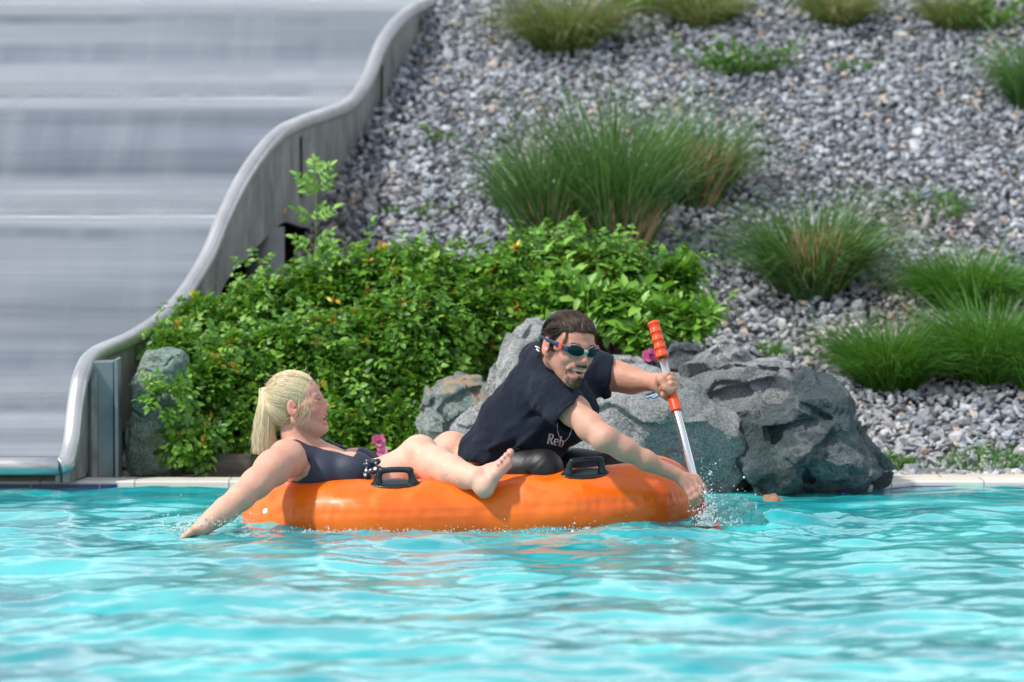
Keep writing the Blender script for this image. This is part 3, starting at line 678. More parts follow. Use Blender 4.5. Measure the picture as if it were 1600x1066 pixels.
def bush(name, blobs, n, mats, label, cat, leaf=0.029, length=0.09, npair=3, hips=0, seed=0, twigs=60, root_z=None, flowers=(), per=4, single=False):
    rs = np.random.RandomState(seed); C = np.array([b[0] for b in blobs]); base = C.mean(0); base = (base[0], base[1], float(hill(base[0], base[1])) if root_z is None else root_z)
    t = empty(name, base); tag(t, label, cat)
    P0, N0 = blob_points(blobs, n, rs)
    gap_ = fbm(P0[:, 0] * 7 + 3, P0[:, 1] * 7, P0[:, 2] * 9 + seed, 2) > -.62; P0, N0 = P0[gap_], N0[gap_]; n = len(P0)
    lump = fbm(P0[:, 0] * 5, P0[:, 1] * 5, P0[:, 2] * 5 + seed, 3); P0 = P0 + N0 * (0.055 * lump)[:, None] + np.array([0, 0, 1.0]) * (0.035 * fbm(P0[:, 0] * 11, P0[:, 1] * 11, P0[:, 2] * 0 + seed, 2))[:, None]
    shoot = rs.rand(n) < .05; P0 = P0 + (N0 + np.array([0, 0, .8])) * (shoot * rs.uniform(.02, .07, n))[:, None]
    pos, dd, nn = [], [], []
    for k in range(per):
        r = rs.randn(n, 3); tang = nrm(r - (r * N0).sum(1)[:, None] * N0)
        d = nrm(tang + N0 * rs.uniform(0.1, .9, (n, 1)) + np.array([0, 0, .25])); pos.append(P0); dd.append(d); nn.append(nrm(N0 * .6 + np.array([0, -.1, .9]) + rs.randn(n, 3) * .25))
    pos, dd, nn = np.vstack(pos), np.vstack(dd), np.vstack(nn)
    if single: lp, ld, ln_, ll = pos + dd * .012, dd, nn, leaf * np.exp(rs.randn(len(pos)) * .2)
    else: lp, ld, ln_, ll = compound(pos, dd, nn, length * np.exp(rs.randn(len(pos)) * .25), leaf, npair); ll = ll * np.repeat(1, 1)
    V, F = leaf_cloud(lp, ld, ln_, ll, ll * (.62 if not single else .5)); link('leaves', mesh_np('leaves', V, F), mats, t)
    parts = []
    for k in range(twigs):
        e = P0[rs.randint(n)]; b = np.array([base[0] + (e[0] - base[0]) * .55 + rs.randn() * .04, base[1] + rs.randn() * .05, base[2] + 0.02]); mid = (b + e) / 2 + rs.randn(3) * .04
        parts.append(tube_mesh(smoothpath([b, mid, e], 4), np.linspace(.006, .0018, 9), 5, cap=False))
    if parts: V, F = merge(parts); link('branches', mesh_np('branches', V, F), stem_m, t)
    if hips:
        ix = rs.choice(n, hips, replace=False); c = P0[ix] + nrm(N0[ix] + np.array([0, -.5, .6])) * .055; c = c[c[:, 1] < C[:, 1].mean() + .35]
        pos = np.repeat(c, 6, 0); d = nrm(rs.randn(len(pos), 3) + np.array([0, -.5, .4])); V, F = leaf_cloud(pos, d, nrm(rs.randn(len(pos), 3)), 0.034, 0.016, .2, 0)
        link('seed_heads', mesh_np('seed_heads', V, F), hip_m, t)['kind'] = 'stuff'
        V, F = stones(c, np.full(len(c), .0085), 3, (1, 1.3)); link('hip_centres', mesh_np('hip_centres', V, F), hipc_m, t)['kind'] = 'stuff'
    for fx, fy, dy, sz in flowers: flower(P(fx, fy, dy), (0.1, -1, .2), sz, t)
    return t
def B(px, py, y, rx, rz, ry=None):
    rx = max(rx - 20, rx * .6); rz = max(rz - 24, rz * .5)
    s = FPX / (CAM_D + y); c = P(px, py, y); return (c, (rx / s, (ry if ry else (rx + rz) / 2) / s, rz / s))
bush('rose_bush', [B(275,552,2.55,52,36), B(345,522,2.75,72,48), B(300,620,2.45,50,45), B(430,496,2.9,85,56), B(400,600,2.55,95,80), B(520,478,3.0,90,62), B(520,590,2.65,105,95),
      B(620,455,3.0,90,62), B(640,570,2.7,110,100), B(720,458,3.05,85,56), B(740,540,2.85,90,85), B(815,464,3.0,75,60), B(830,520,2.8,60,60), B(600,660,2.5,80,55), B(470,665,2.5,70,48), B(350,680,2.3,56,42), B(302,702,2.02,26,20), B(262,632,1.97,20,18), B(330,600,2.35,40,40), B(560,700,2.4,90,50), B(640,700,2.35,60,50)],
     5200, rose_leaf, 'wide dark green rose bush dotted with yellow seed heads behind the woman', 'bush', hips=300, seed=2, twigs=90, flowers=((592, 690, 2.18, .030), (598, 708, 2.16, .024)))
bush('rose_bush', [B(900,440,3.05,75,48), B(975,456,3.1,70,40), B(1040,452,3.1,50,30)], 1300, rose_leaf, 'smaller rose bush at the back, above the man and below the tall grass', 'bush', hips=70, seed=5, twigs=30)
bush('leafy_shrub', [B(900,485,2.75,60,45), B(960,490,2.7,62,48), B(1000,530,2.6,45,34), B(1035,490,2.8,40,36), B(1085,505,2.8,35,24), B(1000,470,2.9,45,20), B(870,530,2.7,40,40)], 700, light_leaf,
     'bright green broad-leaved shrub to the right of the man\'s head', 'shrub', leaf=0.062, single=True, seed=9, twigs=50, per=5, flowers=((1017, 556, 2.30, .034),))
# ferny sapling with paired leaves in front of the slide
def sapling(px, py_base, py_top, y, label):
    b = P(px, py_base, y); tp = P(px + 3, py_top + 18, y); t = empty('sapling', b); tag(t, label, 'sapling')
    V, F = tube_mesh(smoothpath([b, (b + tp) / 2 + (.006, 0, 0), tp], 5), np.linspace(.005, .002, 11), 6); link('stem', mesh_np('stem', V, F), stemg_m, t)
    pos, dd, nn = [], [], []
    for k, f in enumerate((0.24, 0.28, 0.30, .52, .55, .58, .78, .8, .84, .9, 0.98, 1.0)):
        c = b + (tp - b) * f; aa = 2.4 * k + .4; pos.append(c); dd.append((math.cos(aa), -.2 + .5 * math.sin(aa), .45 + .5 * f)); nn.append((0, -.75, .65))
    pos, dd, nn = [np.array(q, float) for q in (pos, dd, nn)]
    lp, ld, l3, ll = compound(pos, dd, nn, 0.095, .034, 4); V, F = leaf_cloud(lp, ld, l3, ll, ll * .48); link('leaves', mesh_np('leaves', V, F), light_leaf, t)
sapling(490, 430, 262, 3.35, 'young bright green ferny sapling growing in front of the slide panel')

def blades(base, dirs, length, width, bend, seg=5):
    """curved tapering ribbons. base,dirs (n,3) ; bend = sideways droop"""
    n = len(base); side = nrm(np.cross(dirs, np.array([0, 0, 1.0]) + RNG.randn(n, 3) * .4)); out = nrm(dirs * np.array([1, 1, 0]) + 1e-6); rows = []
    L = length[:, None]
    for k in range(seg + 1):
        t = k / seg; c = base + dirs * L * t + (out * 0.55 - np.array([0, 0, 1.0]) * .55) * L * bend[:, None] * t ** 2.6
        w = width[:, None] * (1 - t ** 1.6) * .5 + .0005; rows += [c + side * w, c - side * w]
    V = np.stack(rows, 1).reshape(-1, 3); f = np.array([(2 * k, 2 * k + 1, 2 * k + 3, 2 * k + 2) for k in range(seg)])
    return V, (f[None] + (np.arange(n) * 2 * (seg + 1))[:, None, None]).reshape(-1, 4)
grass_dark = leaf_material('grass_blade', [(0.035, 0.085, 0.03), (0.06, 0.15, 0.04), (0.10, 0.22, 0.06), (0.17, 0.30, 0.09)], (0.2, .4, .06), .4)
grass_bright = leaf_material('bright_grass', [(0.02, 0.09, 0.010), (0.045, 0.155, 0.014), (0.08, 0.23, 0.025), (0.12, 0.29, 0.04)], (.2, .45, .04), .4)
grass_old = leaf_material('old_grass', [(0.06, 0.12, 0.03), (0.12, 0.20, 0.05), (0.30, 0.28, 0.12)], (.4, .4, .1), .5)
straw = leaf_material('straw', [(0.40, 0.25, 0.13), (0.58, 0.40, 0.22), (0.72, 0.55, 0.34)], (.6, .4, .2), .7)
def tuft(px, py, h, rad, n, mat, label, seed, dead=0, spread=0.6, bend=.55, width=.005, cat='grass tuft', group='ornamental grass tufts on the bank', name='grass_tuft', deadh=.4, y=None, lean=0):
    c = on_hill(px, py) if y is None else P(px, py, y); s = FPX / (CAM_D + c[1]); h = h / s; rad = rad / s; rs = np.random.RandomState(seed)
    t = empty(name, c); tag(t, label, cat, group)
    r = np.sqrt(rs.rand(n)) * rad; a = rs.rand(n) * 6.28; off = np.stack([r * np.cos(a), r * np.sin(a) * .8, r * 0], 1)
    base = c + off; base[:, 2] = hill(base[:, 0], base[:, 1]) if y is None else c[2]
    d = np.stack([off[:, 0] / rad * spread + rs.randn(n) * .15 + lean, off[:, 1] / rad * spread + rs.randn(n) * .15, np.ones(n)], 1); d = nrm(d)
    V, F = blades(base, d, h * rs.uniform(.45, 1.18, n) * (1 + .12 * np.sin(a * 3 + seed)), np.full(n, width), bend * rs.uniform(.2, 1.5, n)); link('blades', mesh_np('blades', V, F), mat, t)
    if dead:
        r = np.sqrt(rs.rand(dead)) * rad * .6; a = rs.rand(dead) * 6.28; off = np.stack([r * np.cos(a) + rad * .2, r * np.sin(a) * .6 - rad * .35, r * 0], 1); base = c + off; base[:, 2] = hill(base[:, 0], base[:, 1])
        d = nrm(np.stack([off[:, 0] / rad * .4 + rs.randn(dead) * .2, rs.randn(dead) * .2 - .15, np.ones(dead)], 1))
        V, F = blades(base, d, h * deadh * rs.uniform(.6, 1.2, dead), np.full(dead, width * 1.3), .2 * rs.rand(dead)); link('dead_blades', mesh_np('dead_blades', V, F), straw, t)
    return t
tuft(856,392,232,36,750,grass_dark,'tall dark grass tuft rising just above the left part of the rose bush',1,220,.26,.5,.006,deadh=.4)
tuft(962,400,285,46,1150,grass_dark,'tallest dark grass tuft, in the middle of the bank behind the bush',2,360,.22,.5,.006,deadh=.38)
tuft(1082,312,165,46,900,grass_dark,'grass tuft with a straw-coloured heart, upper right of the tallest one',3,420,.46,.7,.006,deadh=.6)
tuft(1268,452,180,52,1300,grass_dark,'wide arching grass tuft with a straw-coloured patch above the dark boulder',4,520,.62,.8,.006,deadh=.55)
tuft(1515,474,105,58,2000,grass_bright,'bright green rounded grass tuft, upper one at the right edge of the bank',5,0,.80,.75,.004)
tuft(1390,598,122,50,2100,grass_bright,'bright green grass tuft on its own just right of the dark boulder',6,0,.72,.7,.004)
tuft(1550,584,145,54,2400,grass_bright,'large bright green grass tuft between the upper and the edge ones at right',7,0,.72,.7,.004)
tuft(1624,610,130,30,900,grass_bright,'bright green grass tuft cut by the right edge of the picture',8,0,.5,.8,.004)
tuft(885,70,120,48,1300,grass_old,'yellowish grass tuft near the top, closest to the slide',9,30,.75,.9)
tuft(1095,32,75,42,800,grass_old,'yellowish grass tuft at the top edge between two leafy plants',10,60,.75,.9)
tuft(1310,32,75,36,700,grass_old,'brownish dry grass tuft at the top edge right of centre',11,160,.75,.9)
tuft(1490,40,75,32,500,grass_old,'old grass tuft beside the leafy plant in the top right corner',12,40,.75,.9)
tuft(1612,165,140,30,700,grass_dark,'grass tuft at the right edge, high on the bank',13,20,.5,.8)
tuft(800,330,120,22,120,grass_dark,'thin loose grass tuft left of the tall dark ones',14,0,.5,.8)
def weed(px, py, w, h, n, mat, label, seed, leaf=.02):
    c = on_hill(px, py); s = FPX / (CAM_D + c[1]); rs = np.random.RandomState(seed); t = empty('weed', c); tag(t, label, 'weed', 'low weeds growing through the gravel')
    k = max(5, n // 14); ends = c + np.stack([rs.randn(k) * w / s * .45, rs.randn(k) * w / s * .25, rs.uniform(.3, 1, k) * h / s], 1); parts = []; pos = []; dd = []
    for e in ends:
        b = c + (e - c) * (.25, .25, 0); path = smoothpath([b, (b + e) / 2 + rs.randn(3) * .01, e], 6); parts.append(tube_mesh(path, np.linspace(.003, .001, len(path)), 4, cap=False))
        for q in range(14): pos.append(path[rs.randint(3, len(path))]); dd.append(rs.randn(3) + (0, -.2, .5))
    V, F = merge(parts); link('stems', mesh_np('stems', V, F), stemg_m, t)
    pos = np.array(pos); dd = np.array(dd); ll = leaf * np.exp(rs.randn(len(pos)) * .25); V, F = leaf_cloud(pos, dd, nrm(rs.randn(len(pos), 3) + (0, -.4, 1)), ll, ll * .5); link('leaves', mesh_np('leaves', V, F), mat, t)
mid_leaf = leaf_material('weed_leaf', [(0.04, 0.13, 0.02), (0.08, 0.20, 0.03), (0.13, 0.27, 0.05)])
weed(1160,118,125,62,620,mid_leaf,'sprawling green weed high on the bank right of the yellowish tuft',1,.028)
weed(1340,112,50,22,150,mid_leaf,'small flat weed below the brownish dry tuft',2)
weed(1545,45,110,60,560,mid_leaf,'leafy green plant in the top right corner of the bank',3,.03)
weed(1000,22,90,60,420,mid_leaf,'leafy green plant at the top edge between two yellowish tufts',4,.03)
weed(786,290,44,66,120,light_leaf,'pale green weed with upright stems left of the tall dark grass',5,.03)
weed(1492,345,20,40,50,mid_leaf,'thin upright weed above the upper bright green tuft',6)
weed(680,225,46,30,90,mid_leaf,'dim little weed beside the upper slide panel',7)
weed(640,340,60,34,110,mid_leaf,'dim creeping weed in the dark gravel right of the sapling',8)
weed(1120,510,90,70,160,light_leaf,'pale twiggy plant left of the bright lone tuft, above the slab',9,.026)
tuft(1395,728,24,28,220,grass_bright,'small grass tuft at the paving edge beside the dark boulder',21,0,.7,.5,.003)
tuft(1545,728,30,62,420,grass_bright,'straggly low grass along the paving at the far right',22,0,.5,.5,.003)
tuft(1450,735,16,40,160,grass_bright,'sparse short grass on the paving edge between two small tufts',25,0,.5,.5,.003)
tuft(1205,556,26,26,160,grass_bright,'short bright grass sprig right behind the broad slab',23,0,.5,.5,.003)
tuft(1440,330,60,60,160,grass_dark,'wispy thin grass right of the wide arching tuft',24,0,1.2,.9,.003)

# ================================================================== RAFT
orange = M('orange_vinyl')
co = orange.coord()
wet = orange.noise(7, 4, 0.55, co, 0.8)
orange.color(orange.mix(orange.ramp(wet, [(0.45, (0, 0, 0)), (0.6, (1, 1, 1))]), (0.84, 0.150, 0.003), (0.76, 0.120, 0.002)))
orange.l(orange.ramp(wet, [(0.47, (0.46,) * 3), (0.53, (0.27,) * 3)]), orange.bsdf.inputs['Roughness'])
orange.set(IOR=1.5); orange.bsdf.inputs['Coat Weight'].default_value = 0.1; orange.bsdf.inputs['Coat Roughness'].default_value = 0.12
dv = orange.node('ShaderNodeTexVoronoi', Scale=70.0); orange.l(co, dv.inputs['Vector'])
drop = orange.ramp(dv.outputs['Distance'], [(0.0, (1, 1, 1)), (0.22, (0, 0, 0))])
dm = orange.ramp(orange.noise(11, 3, 0.6, co), [(0.5, (0, 0, 0)), (0.62, (1, 1, 1))])
b1 = orange.bump(orange.math('MULTIPLY', drop, dm), 0.5, 0.0015)
orange.bump(orange.noise(5, 3, 0.5, co), 0.25, 0.02, b1)
n = 640; th = np.linspace(0, 2 * np.pi, n, endpoint=False); c0 = P(730, 800, 0.42)
ca, sa = np.cos(th), np.sin(th)
pw = 0.72
rxs = np.sign(ca) * np.abs(ca) ** pw * 0.605; rys = np.sign(sa) * np.abs(sa) ** pw * 0.27
rys *= 1 - 0.10 * np.exp(-((rxs - 0.07) / 0.16) ** 2)
rr = 0.131 + 0.010 * (rxs / 0.6) - 0.006 * np.exp(-((rxs - 0.07) / 0.2) ** 2) + 0.002 * np.sin(rxs * 12)
rz = 0.034 + 0.024 * (rxs / 0.6) - 0.006 * np.exp(-((rxs - 0.05) / 0.22) ** 2)
rz += 0.0
RPATH = np.stack([c0[0] + rxs, 0.42 + rys, rz], 1)
raft = empty('inflatable_raft', (c0[0], 0.42, 0)); tag(raft, 'orange inflatable two-seat raft with black handles carrying the two people', 'raft')
V, F = tube_mesh(RPATH, rr, 96, closed=True); cc = np.repeat(RPATH, 96, 0); dz = V[:, 2] - cc[:, 2]; sl_ = np.repeat(np.arange(n), 96) / n * 1.0; el_ = np.arcsin(np.clip(dz / np.repeat(rr, 96), -1, 1))
wr_ = np.exp(-((el_ - R(13)) / R(9)) ** 2) * (np.sin(sl_ * 2 * np.pi * 97 + 3 * np.sin(sl_ * 60)) * .5 + vnoise(sl_ * 160, el_ * 4, sl_ * 0)) * .0014 - .0022 * np.exp(-((el_ - R(13)) / R(2.5)) ** 2) + .0016 * vnoise(sl_ * 46, el_ * 3.5, sl_ * 0 + 2)
V = V + (V - cc) / np.repeat(rr, 96)[:, None] * wr_[:, None]
link('ring_tube', mesh_np('ring_tube', V, F), orange, raft)
xm = c0[0] + 0.07
V, F = tube_mesh([(xm, 0.2, .0), (xm, 0.4, -.005), (xm, 0.64, .0)], 0.09, 32); link('cross_tube', mesh_np('cross_tube', V, F), orange, raft)
def on_tube(px, ang):
    """point, tangent, normal on the front run of the tube; ang 0 = facing camera, 90 = top"""
    x = P(px, 760, 0.1)[0]; fr = np.where(sa < 0)[0]; k = fr[np.argmin(np.abs(RPATH[fr, 0] - x))]
    t = RPATH[(k + 6) % n] - RPATH[k - 6]; t /= np.linalg.norm(t)
    if t[0] < 0: t = -t
    o = np.cross(t, (0, 0, 1.0)); o /= np.linalg.norm(o); u = np.cross(o, t)
    if o[1] > 0: o = -o
    if u[2] < 0: u = -u
    nn = o * math.cos(R(ang)) + u * math.sin(R(ang)); return RPATH[k] + nn * rr[k], t, nn
# welded seam low on the tube, and pale printed line at the right end
pts = []
for k in range(n):
    if sa[k] < 0.6:
        o = RPATH[k] - np.array([c0[0] + rxs[k] * .45, .42, RPATH[k][2]]); o[2] = 0; o /= np.linalg.norm(o)
        pts.append((math.atan2(sa[k], ca[k]) % (2 * math.pi) if False else k, RPATH[k] + (rr[k]) * (o * math.cos(R(13)) + np.array([0, 0, 1]) * math.sin(R(13)))))
ks = sorted(pts, key=lambda q: (q[0] - int(n * .40)) % n)
rubber = M('black_rubber'); rubber.color((0.012, 0.018, 0.022)).set(Roughness=0.28)
rubber.bump(rubber.noise(120, 3, .6, rubber.coord()), 0.15, 0.002)
for px_, ang, tilt in ((621, 68, .012), (913, 66, -.002)):
    p0, t, nn = on_tube(px_, ang); b = np.cross(nn, t); Mx = np.stack([t, b, nn], 1); hd = 'handle'
    fd = Field(p0 - .13, p0 + .13, .003); fd.ell(p0 - nn * .001, (.080, .034, .006), Mx, .004)
    base = link('handle', mesh_np('handle', *fd.mesh()), rubber, raft)
    fd = Field(p0 - .13, p0 + .13, .0028); up = nrm(nn * .75 + np.array([0, 0, .65]))
    for sg in (-1, 1):
        fd.cone(p0 + t * sg * .056 + nn * .002, p0 + t * sg * .051 + up * .030, .016, .0075, .008); fd.cone(p0 + t * sg * .051 + up * .026, p0 + t * sg * .043 + up * .041, .0085, .0085, .008)
    for i in range(8):
        a = -.044 + .088 * i / 7; fd.cone(p0 + t * a + up * (.041 + .003 * math.cos(a * 30)), p0 + t * (a + .006) + up * (.041 + .003 * math.cos(a * 30)), .0088, .0088, .006)
    link('grip', mesh_np('grip', *fd.mesh()), rubber, base)
vm = M('valve_white'); vm.color((0.75, 0.73, 0.68)).set(Roughness=0.3)
k = int(np.argmin(RPATH[:, 0] - 0.3 * (sa < 0))); k = int(n * .5) + 40
o = nrm(np.array([-.55, -.85, .28])); vp = RPATH[k] + o * rr[k]
tt = nrm(np.cross(o, (0, 0, 1.0))); bb = np.cross(tt, o)
ring = [vp + .020 * (math.cos(a) * tt * .75 + math.sin(a) * bb) for a in np.linspace(0, 2 * np.pi, 25)[:-1]]
V, F = tube_mesh(np.array(ring), .003, 8, closed=True); vo = link('valve', mesh_np('valve', V, F), orange, raft)
V, F = tube_mesh([vp - o * .004, vp + o * .003, vp + o * .007, vp + o * .008], [.0115, .0115, .010, .002], 20); link('valve_cap', mesh_np('valve_cap', V, F), vm, vo)

# ================================================================== PEOPLE
def skin_material(name):
    m = M(name); at = m.node('ShaderNodeAttribute', attribute_name='tint'); n1 = m.noise(26, 5, .6, m.coord()); n2 = m.noise(130, 3, .6, m.coord())
    c = m.mix(m.ramp(n1, [(0.35, (0, 0, 0)), (0.75, (.5,) * 3)]), at.outputs['Color'], (0.60, 0.25, 0.19))
    c = m.mix(m.ramp(n1, [(0.35, (0, 0, 0)), (0.8, (.30,) * 3)]), at.outputs['Color'], (0.55, 0.20, 0.15))
    m.color(c).set(Roughness=0.56); m.bsdf.inputs['Subsurface Weight'].default_value = 0.12; m.bsdf.inputs['Subsurface Radius'].default_value = (0.012, 0.005, 0.003); m.bsdf.inputs['Subsurface Scale'].default_value = 1.0
    b_ = m.bump(m.noise(45, 5, .65, m.coord()), 0.22, 0.006); m.bump(n2, 0.28, 0.003, b_); return m
skin = skin_material('skin')
def paint(V, base, spots):
    c = np.tile(np.array(base, float), (len(V), 1))
    for sp_ in spots:
        ctr, r, colr = sp_[:3]; st = sp_[3] if len(sp_) > 3 else 1.0; Mx = sp_[4] if len(sp_) > 4 else np.eye(3)
        q = ((V - np.asarray(ctr)) @ np.asarray(Mx)) / (np.asarray(r) * np.ones(3)); w = np.clip(1.35 - np.sqrt((q ** 2).sum(1)), 0, .5) * 2 * st; w = w[:, None]
        c = c * (1 - w) + np.array(colr) * w
    return c
def body_object(name, fd, mats, parent, base, spots):
    V, F = fd.mesh(); me = mesh_np(name, V, F); set_color(me, paint(V, base, spots)) if len(me.vertices) == len(V) else None
    return link(name, me, mats, parent)
class Head:
    def __init__(s, c, fwd, up, sc):
        s.c = np.asarray(c, float); s.F = nrm(np.asarray(fwd, float)); s.L = nrm(np.cross(up, s.F)); s.U = np.cross(s.F, s.L); s.s = sc; s.M = np.stack([s.F, s.L, s.U], 1)
    def p(s, x, y, z): return s.c + s.s * (x * s.F + y * s.L + z * s.U)
    def e(s, fd, c, r, k=.012, mode='add'): fd.ell(s.p(*c), np.asarray(r) * np.ones(3) * s.s, s.M, k * s.s, mode)
    def k(s, fd, a, b, r1, r2, k=.01, mode='add'): fd.cone(s.p(*a), s.p(*b), r1 * s.s, r2 * s.s, k * s.s, mode)
CRAN = {False: ((-.014, 0, .036), (.097, .076, .081)), True: ((-.005, 0, .030), (.088, .074, .074))}
def add_head(fd, H, man, mouth=.006, fat=0.0):
    H.e(fd, *CRAN[man]); H.e(fd, (.036, 0, .032 if man else .034), (.050, .060, .046 if man else .052), .02)
    H.e(fd, (.030, 0, -.034), (.055 + fat * .5, .054 + fat, .070 + fat * .6), .03)
    for g in (-1, 1):
        H.e(fd, (.056, g * .036, -.026), (.026, .024, .024), .02)
        H.k(fd, (-.004, g * ((.051 if man else .056) + fat * .6), -.052), (.058, g * .018, -.098), .017 + fat * .6, .016 + fat * .3, .03)
        H.k(fd, (.086, g * .008, .021), (.073, g * .042, .022), .0085 if man else .006, .006, .014)
        H.k(fd, (.060, g * .050, .002), (.030, g * .068, -.004), .009, .008, .018)
        H.e(fd, (.098, g * .031, .003), (.014, .016, .0095), .014, 'sub')
        H.e(fd, (.0750, g * .031, .003), .0132, .003)
        H.k(fd, (.086, g * .017, .0075), (.089, g * .031, .010), .0030, .0034, .004); H.k(fd, (.089, g * .031, .010), (.080, g * .047, .005), .0034, .0028, .004)
        H.k(fd, (.086, g * .018, -.003), (.087, g * .031, -.006), .0025, .0028, .004); H.k(fd, (.087, g * .031, -.006), (.079, g * .046, -.001), .0028, .0025, .004)
        H.e(fd, (-.010, g * .083, -.006), (.0190, .0070, .033), .006); H.e(fd, (-.006, g * .0915, -.001), (.0115, .0065, .021), .003, 'sub'); H.e(fd, (.000, g * .088, -.008), (.006, .008, .008), .003, 'sub')
        H.e(fd, (-.002, g * .078, -.034), (.009, .006, .010), .005)
    H.e(fd, (.075 if man else .079, 0, -.098 if man else -.104), (.019, .023, .018), .016)
    H.k(fd, (.076, 0, .012), (.088, 0, -.030), .015, .015, .012); H.k(fd, (.087, 0, .012), (.107, 0, -.022), .0070, .0088, .012); H.e(fd, (.107, 0, -.026), (.0098, .0095, .0088), .008)
    for g in (-1, 1):
        H.e(fd, (.098, g * .0125, -.030), (.0095, .0068, .0075), .006); H.e(fd, (.103, g * .0065, -.038), (.004, .0032, .004), .003, 'sub')
        H.k(fd, (.092, g * .018, -.034), (.074, g * .036, -.062), .004, .005, .010)   # cheek fold of the smile
    H.e(fd, (.080, 0, -.056), (.020, .028, .024), .016)
    w = .034 if man else .024; mo = mouth
    H.e(fd, (.101, 0, -.061 - mo * .4), (.020 if man else .027, w * (.9 if man else 1.05), .0035 + mo), .004, 'sub')
    for g in (-1, 1):
        H.k(fd, (.079, g * w, -.047 if man else -.053), (.096, g * .008, -.053), .0034, .0050, .005); H.k(fd, (.096, g * .008, -.053), (.097, 0, -.054), .0052, .005, .004)
        H.k(fd, (.079, g * w, -.049 if man else -.055), (.0935 - (0 if man else .004), g * .008, -.068 - mo * 1.5), .0034, .0064, .005); H.k(fd, (.0935 - (0 if man else .004), g * .008, -.068 - mo * 1.5), (.094 - (0 if man else .004), 0, -.068 - mo * 1.5), .0064, .0064, .004)
    H.e(fd, (.0875 if man else .0845, 0, -.0595), (.009, w * .76, .0040 + mo * .28), .002)
def head_paint(H, man, mo=.006):
    lip = (0.50, 0.13, 0.12) if man else (0.62, 0.14, 0.14); w = .034 if man else .024
    sp_ = [(H.p(.06, g * .036, -.025), .034 * H.s, (0.66, 0.26, 0.20), .55) for g in (-1, 1)]
    sp_ += [(H.p(.108, 0, -.026), .018 * H.s, (0.66, 0.25, 0.20), .5), (H.p(.08, 0, -.06), np.array((.015, w * .85, .008 + mo * 1.2)) * H.s, (0.05, 0.012, 0.012), 1, H.M)]
    for g in (-1, 1):
        sp_ += [(H.p(.091, g * .010, -.053), np.array((.012, .013, .0042)) * H.s, lip, .85, H.M), (H.p(.089, g * .009, -.068 - mo * 1.5), np.array((.012, .014, .0052)) * H.s, lip, .85, H.M),
                (H.p(-.008, g * .084, -.008), .026 * H.s, (0.68, 0.24, 0.19), .7)]
    sp_ += [(H.p(.090, 0, -.0600), np.array((.009, w * .70, .0042 + mo * .12)) * H.s, (0.88, 0.54, 0.42), 1, H.M)]
    for g in (-1, 1):
        sp_ += [(H.p(.0885, g * .031, .0025), np.array((.006, .010, .0026)) * H.s, (0.55, 0.48, 0.44), .8, H.M), (H.p(.089, g * .031, .0025), np.array((.006, .0050, .0030)) * H.s, (0.04, 0.03, 0.025), 1, H.M),
                (H.p(.086, g * .034, .0085), np.array((.012, .018, .0030)) * H.s, (0.07, 0.035, 0.025), .9, H.M), (H.p(.084, g * .031, .024), np.array((.012, .019, .0035)) * H.s, (0.06, 0.035, 0.02) if man else (0.35, 0.20, 0.12), .85 if man else .6, H.M)]
    return sp_
def strands(paths, r, taper=True):
    """paths (n,m,3) -> merged three-sided hairs"""
    paths = np.asarray(paths, float); n, m_ = paths.shape[:2]; t = np.gradient(paths, axis=1); t = nrm(t)
    u = nrm(np.cross(t, np.array([.31, .52, .79]))); v = np.cross(t, u); rr_ = (np.broadcast_to(r, (n,))[:, None] * (1 - .75 * np.linspace(0, 1, m_)[None] ** 3 if taper else np.ones((n, m_))))[..., None]
    a = [0, 2.094, 4.188]; V = np.stack([paths + rr_ * (math.cos(q) * u + math.sin(q) * v) for q in a], 2).reshape(-1, 3)
    i, j = np.meshgrid(np.arange(m_ - 1), np.arange(3), indexing='ij'); i, j = i.ravel(), j.ravel(); j2 = (j + 1) % 3
    f = np.stack([i * 3 + j, i * 3 + j2, (i + 1) * 3 + j2, (i + 1) * 3 + j], 1)
    return V, (f[None] + (np.arange(n) * m_ * 3)[:, None, None]).reshape(-1, 4)
def hair_material(name, cols, rough=.35):
    m = M(name); m.color(m.ramp(m.island(), [(i / (len(cols) - 1), c) for i, c in enumerate(cols)])).set(Roughness=rough); m.bsdf.inputs['Specular IOR Level'].default_value = .45; return m
def fist(fd, c, ax, out, r, along=(-.034, -.011, .012, .034), a0=0, sweep=220, fr=.0092, handed=1, k=.004):
    """four fingers curled round a bar: c on the bar axis, ax bar direction, out = direction of the back of the hand"""
    ax = nrm(np.asarray(ax, float)); out = nrm(out - ax * np.dot(out, ax)); side = np.cross(ax, out) * handed; R0 = r + fr * .92; kn = []
    for i, o in enumerate(along):
        q = []; L = (.93, 1.0, .97, .82)[i]
        for j in range(7):
            a = R(a0 + sweep * L * j / 6); rad = R0 + (.006 if j in (2, 4) else 0); q.append(c + ax * o * (1 - .06 * j) + rad * (math.cos(a) * out + math.sin(a) * side))
        rads = [fr * 1.12, fr * 1.05, fr * 1.08, fr * .98, fr, fr * .9, fr * .82]
        for j in range(6): fd.cone(q[j], q[j + 1], rads[j], rads[j + 1], k)
        kn.append(q[0])
    return kn
